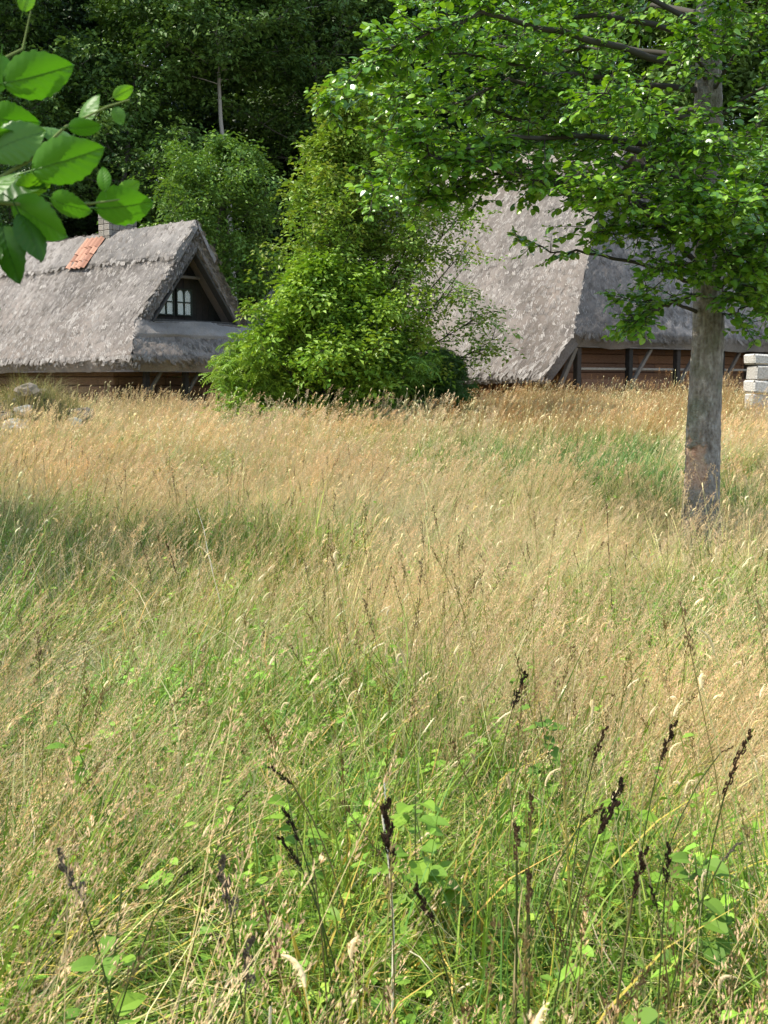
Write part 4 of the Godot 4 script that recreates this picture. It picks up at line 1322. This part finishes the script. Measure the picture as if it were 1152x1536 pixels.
func make_meadow() -> void:
	var P := {g = [], d = [], p = [], n = [], h = [], c = [], b = []}
	for k in 4:
		P.h.append(herb_clump(500 + k))
		P.c.append(coarse_clump(600 + k))
		P.b.append(brown_clump(700 + k))
		P.g.append(green_clump(100 + k, 15, 5))
		P.d.append(dry_clump(200 + k, 16, 4))
		P.p.append(panicle_clump(300 + k, 5, 1.0))
		P.n.append(nodding_clump(400 + k, 3, 1.0))
	for k in 2:
		P.p.append(panicle_clump(320 + k, 5, 1.7))
		P.n.append(nodding_clump(420 + k, 4, 1.5))
	# three rings of ground, nearest first: from, to, tile width, plants a square metre
	var rings := [[-.7, -4.75, .45, 300.0], [-4.75, -11.5, .75, 120.0], [-11.5, -33.5, 1.1, 62.0]]
	var o := Node3D.new()
	o.name = "meadow_grass"
	add_child(o)
	tag(o, "long meadow grass, straw and green, with feathery and nodding heads", "grass", "", "stuff")
	var total := 0
	for r in 3:
		var R: Array = rings[r]
		var w: float = R[2]
		var X := []
		var C := []
		for k in 12:
			X.append([]); C.append([])
		rng.seed = 4242 + r
		var z: float = R[0] - w * .5
		while z > R[1]:
			var hw := -z * .38 + .8
			var n := int(ceil(hw / w))
			for i in range(-n, n + 1):
				var x := (i + rnd(-.12, .12)) * w
				var zz := z + rnd(-.12, .12) * w
				if in_house(x, zz): continue
				var g := green_at(x, zz) + rnd(-.1, .1)
				var k: int = clamp(int(round(g * 4.0)), 0, 4) * 2 + rng.randi() % 2
				if r == 2 and zz < -20.5 and x > .8 and rng.randf() < .75: k = 10 + rng.randi() % 2
				var hs := 1.0 + fn.get_noise_2d(x * 25.0 + 900.0, zz * 25.0) * .7
				if zz > -2.2: hs *= .92
				if Vector2(x - 2.79, zz + 10.5).length() < .7: hs *= .8
				var lean := Vector3(.03 + fn.get_noise_2d(x * 30.0, zz * 30.0 + 300.0) * .28, 0, fn.get_noise_2d(x * 30.0 + 700.0, zz * 30.0) * .3)
				if x < -.7 and zz > -6.0: lean.x += .1
				X[k].append(Transform3D(sheared(Basis(Vector3.UP, rnd(-.5, .5)).scaled(Vector3(1.04, hs, 1.04)), lean), Vector3(x, ground_y(x, zz) - .01, zz)))
				var t := 1.0 + fn.get_noise_2d(x * 40.0 + 90.0, zz * 40.0) * .4
				var wm := fn.get_noise_2d(x * 16.0 + 200.0, zz * 12.0) * .16
				C[k].append(Color(t * (1.0 + wm), t, t * (1.0 - wm)))
			z -= w
		for k in 12:
			if X[k].size():
				total += X[k].size()
				many("tufts", meadow_tile(w, (k / 2) * .25 if k < 10 else .15, R[3], r, 900 + r * 20 + k, k >= 10, P), M.grass, o, X[k], C[k])
	print("meadow squares ", total)
func sheared(b: Basis, lean: Vector3) -> Basis:
	b.y += lean * b.y.y
	return b

# broad-leaved weeds, each leaf its own piece
func weed(label: String, at: Vector3, h: float, n: int, ls: float, col: Array) -> void:
	var t := thing("leafy_weed", label, "weed", Vector3(at.x, ground_y(at.x, at.z), at.z), 0.0, "broad-leaved weeds among the near grass")
	var mb := MB.new()
	var st := polyline(Vector3.ZERO, Vector3(rnd(-.2, .2), 1, rnd(-.2, .2)), h, 0.0, .12, 6)
	mb.tube(st, taper(7, .003, .0015), 5, lin(.12, .17, .05))
	put("stem", mb.mesh(), M.grass, t)
	var lm := MB.new()
	for i in 8:
		var t0 := i / 8.0
		var t1 := (i + 1) / 8.0
		var w0: float = .34 * pow(sin(PI * pow(t0, .7)), .8)
		var w1: float = .34 * pow(max(sin(PI * pow(t1, .7)), 0.0), .8)
		for s in [-1.0, 1.0]:
			lm.quad(Vector3(0, -t0 * t0 * .25, -t0), Vector3(s * w0, w0 * .3 - t0 * t0 * .25, -t0), Vector3(s * w1, w1 * .3 - t1 * t1 * .25, -t1), Vector3(0, -t1 * t1 * .25, -t1), Color.WHITE, Vector3.UP)
	var mesh := lm.mesh()
	var mats := []
	for c in col:
		var m: StandardMaterial3D = M.leaf.duplicate()
		m.roughness = .65
		m.albedo_color = (c as Color).linear_to_srgb()
		mats.append(m)
	for i in n:
		var q := along(st, rnd(.45, 1.0))
		var a := rnd(0, TAU)
		var d := Vector3(cos(a), rnd(-.3, .5), sin(a)).normalized()
		var sx := d.cross(Vector3(rnd(-.4, .4), 1, rnd(-.1, .6))).normalized()
		put("leaf", mesh, mats[rng.randi() % mats.size()], t, Transform3D(Basis(sx, sx.cross(d), -d).scaled(Vector3.ONE * ls * rnd(.7, 1.25)), q + d * rnd(.005, .03)))
func make_weeds() -> void:
	rng.seed = 31
	var lt := [lin(.20, .34, .03), lin(.15, .28, .03)]
	var dk := [lin(.10, .2, .025), lin(.14, .25, .03)]
	weed("bright broad-leaved weed left of the thick brown seed head", Vector3(.16, 0, -2.55), 0.72, 28, 0.056, lt)
	weed("bright broad-leaved weed directly above the thick brown seed head", Vector3(.27, 0, -2.45), 0.70, 25, 0.052, lt)
	weed("pale green broad-leaved weed behind the cluster of three dark spikes", Vector3(.42, 0, -2.6), 0.68, 21, 0.052, lt)
	weed("dark green weed under the highest spike on the right", Vector3(.62, 0, -2.15), 0.70, 25, 0.056, dk)
	weed("green weed in the shade below the long pointed spike", Vector3(.5, 0, -1.75), 0.65, 28, 0.056, dk)
	weed("small bright weed left of the three black leaning spikes", Vector3(-.17, 0, -2.5), 0.70, 16, 0.047, lt)
	weed("small bright weed beside the grey-brown head at the lower left edge", Vector3(-.47, 0, -1.95), 0.80, 12, 0.047, lt)
	weed("green weed in the tan grass above the highest right-hand spike", Vector3(.62, 0, -3.3), 0.72, 18, 0.056, dk)
	weed("bright weed in the green grass at middle left", Vector3(-.62, 0, -3.0), 0.72, 21, 0.052, lt)
	weed("green weed at the bottom edge right of centre", Vector3(.13, 0, -1.6), 0.60, 21, 0.052, dk)
func make_stalks() -> void:
	rng.seed = 61
	# bleached dead stalks and broad fresh blades close to the camera
	var D := [["white bleached stalk standing at bottom left of centre", Vector3(-.12, 0, -1.62), .86, .04], ["pale bleached stalk beside the white-tipped spike", Vector3(.03, 0, -2.0), .84, -.08], ["tall pale straw arching over the shaded grass on the left", Vector3(-.85, 0, -6.2), .95, .12]]
	for d in D:
		var o := thing("dry_stalk", d[0], "stalk", d[1])
		var mb := MB.new()
		var p := polyline(Vector3.ZERO, Vector3(d[3], 1, 0), d[2], -.1, .16, 8)
		mb.tube(p, taper(9, .0032, .0018), 6, lin(.72, .66, .5))
		put("stem", mb.mesh(), M.straw, o)
		var lf := MB.new()
		lf.blade(p[5], rnd(0, TAU), .22, .9, .006, lin(.66, .58, .38), 6)
		lf.blade(p[3], rnd(0, TAU), .26, .8, .007, lin(.6, .52, .33), 6)
		put("dry_leaf", lf.mesh(), M.straw, o)
	var B := [["tuft of broad green blades at the bottom left corner", Vector3(-.36, 0, -1.42), 7], ["tuft of broad green blades at the bottom right corner", Vector3(.47, 0, -1.38), 7], ["tuft of upright green blades below the thick brown head", Vector3(.24, 0, -1.5), 9], ["tuft of green blades at the right edge beneath the curved spike", Vector3(.68, 0, -1.95), 7], ["tuft of green blades beside the white bleached stalk", Vector3(-.2, 0, -1.5), 6]]
	for b in B:
		var o := thing("grass_tuft", b[0], "grass tuft", b[1], 0.0, "tufts of broad green blades close to the camera")
		for i in b[2]:
			var mb := MB.new()
			var c := mixc([lin(.06, .15, .025), lin(.09, .19, .03)], .15)
			mb.blade(Vector3(rnd(-.03, .03), -.02, rnd(-.03, .03)), rnd(0, TAU), rnd(.6, .86), rnd(.1, .75), rnd(.008, .013), c, 9, rnd(-.7, .7))
			put("blade", mb.mesh(), M.grass, o)

# ---------------------------------------------------------------- scene
func _ready() -> void:
	var cam := Camera3D.new()
	cam.name = "camera"
	cam.position = Vector3(0, 1.6, 0)
	cam.rotation_degrees = Vector3(-6.277, 0, 0)
	cam.fov = 46.2127
	cam.far = 900.0
	var lens := CameraAttributesPhysical.new()
	lens.frustum_focal_length = 28.13
	lens.frustum_focus_distance = 8.0
	lens.exposure_aperture = 13.0
	lens.frustum_far = 900.0
	lens.frustum_near = .05
	cam.attributes = lens
	add_child(cam)
	var env := Environment.new()
	env.background_mode = Environment.BG_SKY
	var sky := Sky.new()
	var sm := ProceduralSkyMaterial.new()
	sm.sky_top_color = Color(.50, .58, .68)
	sm.sky_horizon_color = Color(.86, .88, .88)
	sm.sky_curve = .14
	sm.ground_horizon_color = Color(.45, .47, .38)
	sm.ground_bottom_color = Color(.2, .2, .12)
	sm.sky_energy_multiplier = 1.3
	sky.sky_material = sm
	env.sky = sky
	env.tonemap_mode = Environment.TONE_MAPPER_LINEAR
	env.tonemap_exposure = 1.6
	env.sdfgi_enabled = true
	env.ssao_enabled = true
	env.ssil_enabled = true
	var we := WorldEnvironment.new()
	we.environment = env
	add_child(we)
	var sun := DirectionalLight3D.new()
	sun.name = "sun"
	sun.light_energy = 1.45
	sun.light_angular_distance = .55
	sun.light_color = Color(1.0, .97, .91)
	sun.shadow_enabled = true
	add_child(sun)
	sun.look_at_from_position(Vector3.ZERO, -Vector3(-.6, .79, .05), Vector3.UP)

	fn.seed = 12
	fn.frequency = 0.02
	fn.noise_type = FastNoiseLite.TYPE_SIMPLEX_SMOOTH
	fn.fractal_octaves = 3
	rng.seed = 1
	make_materials()
	make_ground()
	make_hut()
	make_barn()
	make_stones()
	make_trees()
	make_alder()
	make_meadow()
	make_shoot()
	make_weeds()
	make_stalks()
	make_spikes()

func make_trees() -> void:
	var dense := spray_mesh(16, .17, .42, 1)
	var hazel := spray_mesh(14, .11, .26, 2)
	var pin := spray_mesh(16, .095, .24, 3)
	var pin2 := pinnate_mesh(4, .24, .085, 4)
	var bark := lin(.09, .075, .06)
	# the young tree between the houses, and the bushes at its foot
	var lime := [lin(.24, .39, .04), lin(.33, .47, .055), lin(.16, .3, .03)]
	var olive := [lin(.21, .35, .045), lin(.28, .41, .055), lin(.15, .27, .035), lin(.31, .37, .07)]
	make_tree("young_tree", "loose feathery young tree with dark stem between cottage and barn", "tree", Vector3(.05, ground_y(0, -25), -25), {seed = 12, h = 7.4, r0 = .11, cb = .14, R = 3.0, cone = .6, nb = 60, ns = 9, np = 4, up = .9, bendup = .35, leaf = pin, size = 1.0, jit = .4, cols = olive, bark = lin(.05, .042, .035)})
	make_tree("young_tree", "dense yellow-green young tree left of the loose feathery one", "tree", Vector3(-.85, ground_y(-.8, -25.2), -25.2), {seed = 16, h = 6.9, r0 = .08, cb = .06, R = 2.1, rag = .4, cone = .55, nb = 70, ns = 9, np = 4, up = 1.0, bendup = .3, leaf = pin, size = 1.05, jit = .45, cols = olive, bark = bark})
	make_tree("green_bush", "bright green bush nearest the cottage, hiding its right corner", "bush", Vector3(-1.95, ground_y(-1.9, -23.8), -23.8), {seed = 13, h = 2.3, r0 = .05, cb = .03, R = 1.35, rag = .5, cone = .35, nb = 44, ns = 9, np = 5, up = 1.0, bendup = -.2, leaf = pin2, size = .78, jit = .4, cols = lime, bark = bark})
	make_tree("green_bush", "tallest bright green bush in front of the young trees", "bush", Vector3(-1.15, ground_y(-1.2, -23.6), -23.6), {seed = 17, h = 3.6, r0 = .06, cb = .03, R = 1.6, rag = .6, cone = .4, nb = 60, ns = 9, np = 4, up = 1.0, bendup = -.1, leaf = pin, size = 1.15, jit = .4, cols = lime, bark = bark})
	make_tree("green_bush", "green bush just left of the loose young tree's stem", "bush", Vector3(-.35, ground_y(-.4, -24.0), -24.0), {seed = 15, h = 2.7, r0 = .04, cb = .05, R = 1.3, rag = .5, cone = .4, nb = 44, ns = 9, np = 4, up = 1.0, bendup = -.1, leaf = pin2, size = .78, jit = .4, cols = [lin(.12, .24, .03), lin(.16, .3, .035)], bark = bark})
	make_tree("green_bush", "low dark green bush at the foot of the young trees, against the barn", "bush", Vector3(1.0, ground_y(1, -25.4), -25.4), {seed = 14, h = 1.9, r0 = .03, cb = .05, R = 1.0, cone = .3, nb = 40, ns = 8, np = 4, up = .5, leaf = pin2, size = .8, jit = .3, cols = [lin(.06, .13, .03), lin(.085, .17, .035)], bark = bark})
	make_tree("hazel_tree", "light green small tree rising right behind the cottage roof", "tree", Vector3(-6.3, .35, -38.2), {seed = 21, h = 8.4, r0 = .1, cb = .1, R = 3.3, cone = .2, nb = 70, ns = 10, np = 4, up = .6, leaf = hazel, size = 1.2, jit = .35, cols = [lin(.14, .26, .04), lin(.19, .31, .05), lin(.10, .2, .035)], bark = bark})
	make_tree("hazel_tree", "small leafy tree behind the left end of the cottage ridge", "tree", Vector3(-13.0, .35, -41.5), {seed = 22, h = 8.5, r0 = .1, cb = .1, R = 2.9, cone = .2, nb = 50, ns = 9, np = 3, up = .6, leaf = hazel, size = 1.2, jit = .35, cols = [lin(.04, .09, .022), lin(.06, .12, .03)], bark = bark})
	# the wood behind
	var wood := [
		[-15.5, -47.0, 19.0, 4.6, .25, "leafy forest tree at the far left behind the cottage"],
		[-10.6, -46.5, 18.0, 4.2, .42, "leafy forest tree above the cottage chimney"],
		[-5.55, -46.0, 20.0, 3.6, .64, "forest tree with slender bare grey stem beside the dark gap"],
		[-2.6, -52.0, 21.0, 4.6, .5, "dark forest tree above the young tree"],
		[2.0, -56.0, 21.0, 4.8, .2, "dark forest tree behind the young tree's crown"],
		[7.0, -58.0, 24.0, 5.4, .12, "sunlit forest tree behind the barn ridge"],
		[12.5, -57.0, 24.0, 5.4, .12, "sunlit forest tree behind the barn's hipped end"],
		[18.5, -56.0, 24.0, 5.4, .12, "forest tree at the far right behind the barn"],
		[-19.0, -54.0, 22.0, 5.5, .1, "dense forest tree in the second row, far left"],
		[-12.5, -56.0, 22.0, 5.5, .1, "dense forest tree in the second row above the cottage ridge"],
		[-6.5, -58.0, 23.0, 5.5, .08, "dense shaded forest tree in the second row behind the bare stem"],
		[-.5, -61.0, 23.0, 5.5, .08, "dense shaded forest tree in the second row behind the young tree"],
		[-16.0, -64.0, 24.0, 6.0, .05, "dense forest tree in the deepest row on the left"],
		[-9.0, -66.0, 24.0, 6.0, .05, "dense forest tree in the deepest row behind the chimney"],
		[-2.5, -68.0, 24.0, 6.0, .05, "dense forest tree in the deepest row behind the dark gap"],
		[4.5, -68.0, 23.0, 6.0, .05, "dense forest tree in the deepest row behind the barn ridge"],
		[-20.0, -74.0, 26.0, 7.0, .02, "dense tree of the wood's last row at the far left"],
		[-11.5, -76.0, 26.0, 7.0, .02, "dense tree of the wood's last row behind the chimney"],
		[-4.5, -78.0, 27.0, 7.0, .02, "dense tree of the wood's last row behind the bare stem"],
		[11.5, -72.0, 26.0, 7.0, .02, "dense tree of the wood's last row behind the barn's end"],
		[21.0, -70.0, 26.0, 7.0, .02, "dense tree of the wood's last row at the far right"]]
	for i in wood.size():
		var w: Array = wood[i]
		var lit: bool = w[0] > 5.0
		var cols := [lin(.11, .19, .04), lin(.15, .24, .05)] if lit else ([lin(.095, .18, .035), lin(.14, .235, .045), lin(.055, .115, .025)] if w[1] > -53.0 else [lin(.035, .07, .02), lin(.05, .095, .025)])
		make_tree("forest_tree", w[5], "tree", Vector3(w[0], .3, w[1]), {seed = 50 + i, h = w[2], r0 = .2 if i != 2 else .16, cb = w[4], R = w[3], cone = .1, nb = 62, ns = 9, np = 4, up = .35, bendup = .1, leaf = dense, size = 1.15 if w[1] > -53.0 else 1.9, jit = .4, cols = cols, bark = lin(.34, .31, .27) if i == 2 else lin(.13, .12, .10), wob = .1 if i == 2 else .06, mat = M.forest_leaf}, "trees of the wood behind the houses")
	# the tree outside the frame whose shade falls on the meadow
	make_tree("alder_tree", "tree beyond the left edge whose shade falls on the meadow", "tree", Vector3(-7.0, 0, -8.0), {seed = 90, h = 7.6, r0 = .1, cb = .36, R = 2.7, cone = .2, nb = 64, ns = 9, np = 4, up = .4, leaf = hazel, size = 1.15, jit = .3, cols = [lin(.05, .12, .02), lin(.07, .15, .025)], bark = bark})
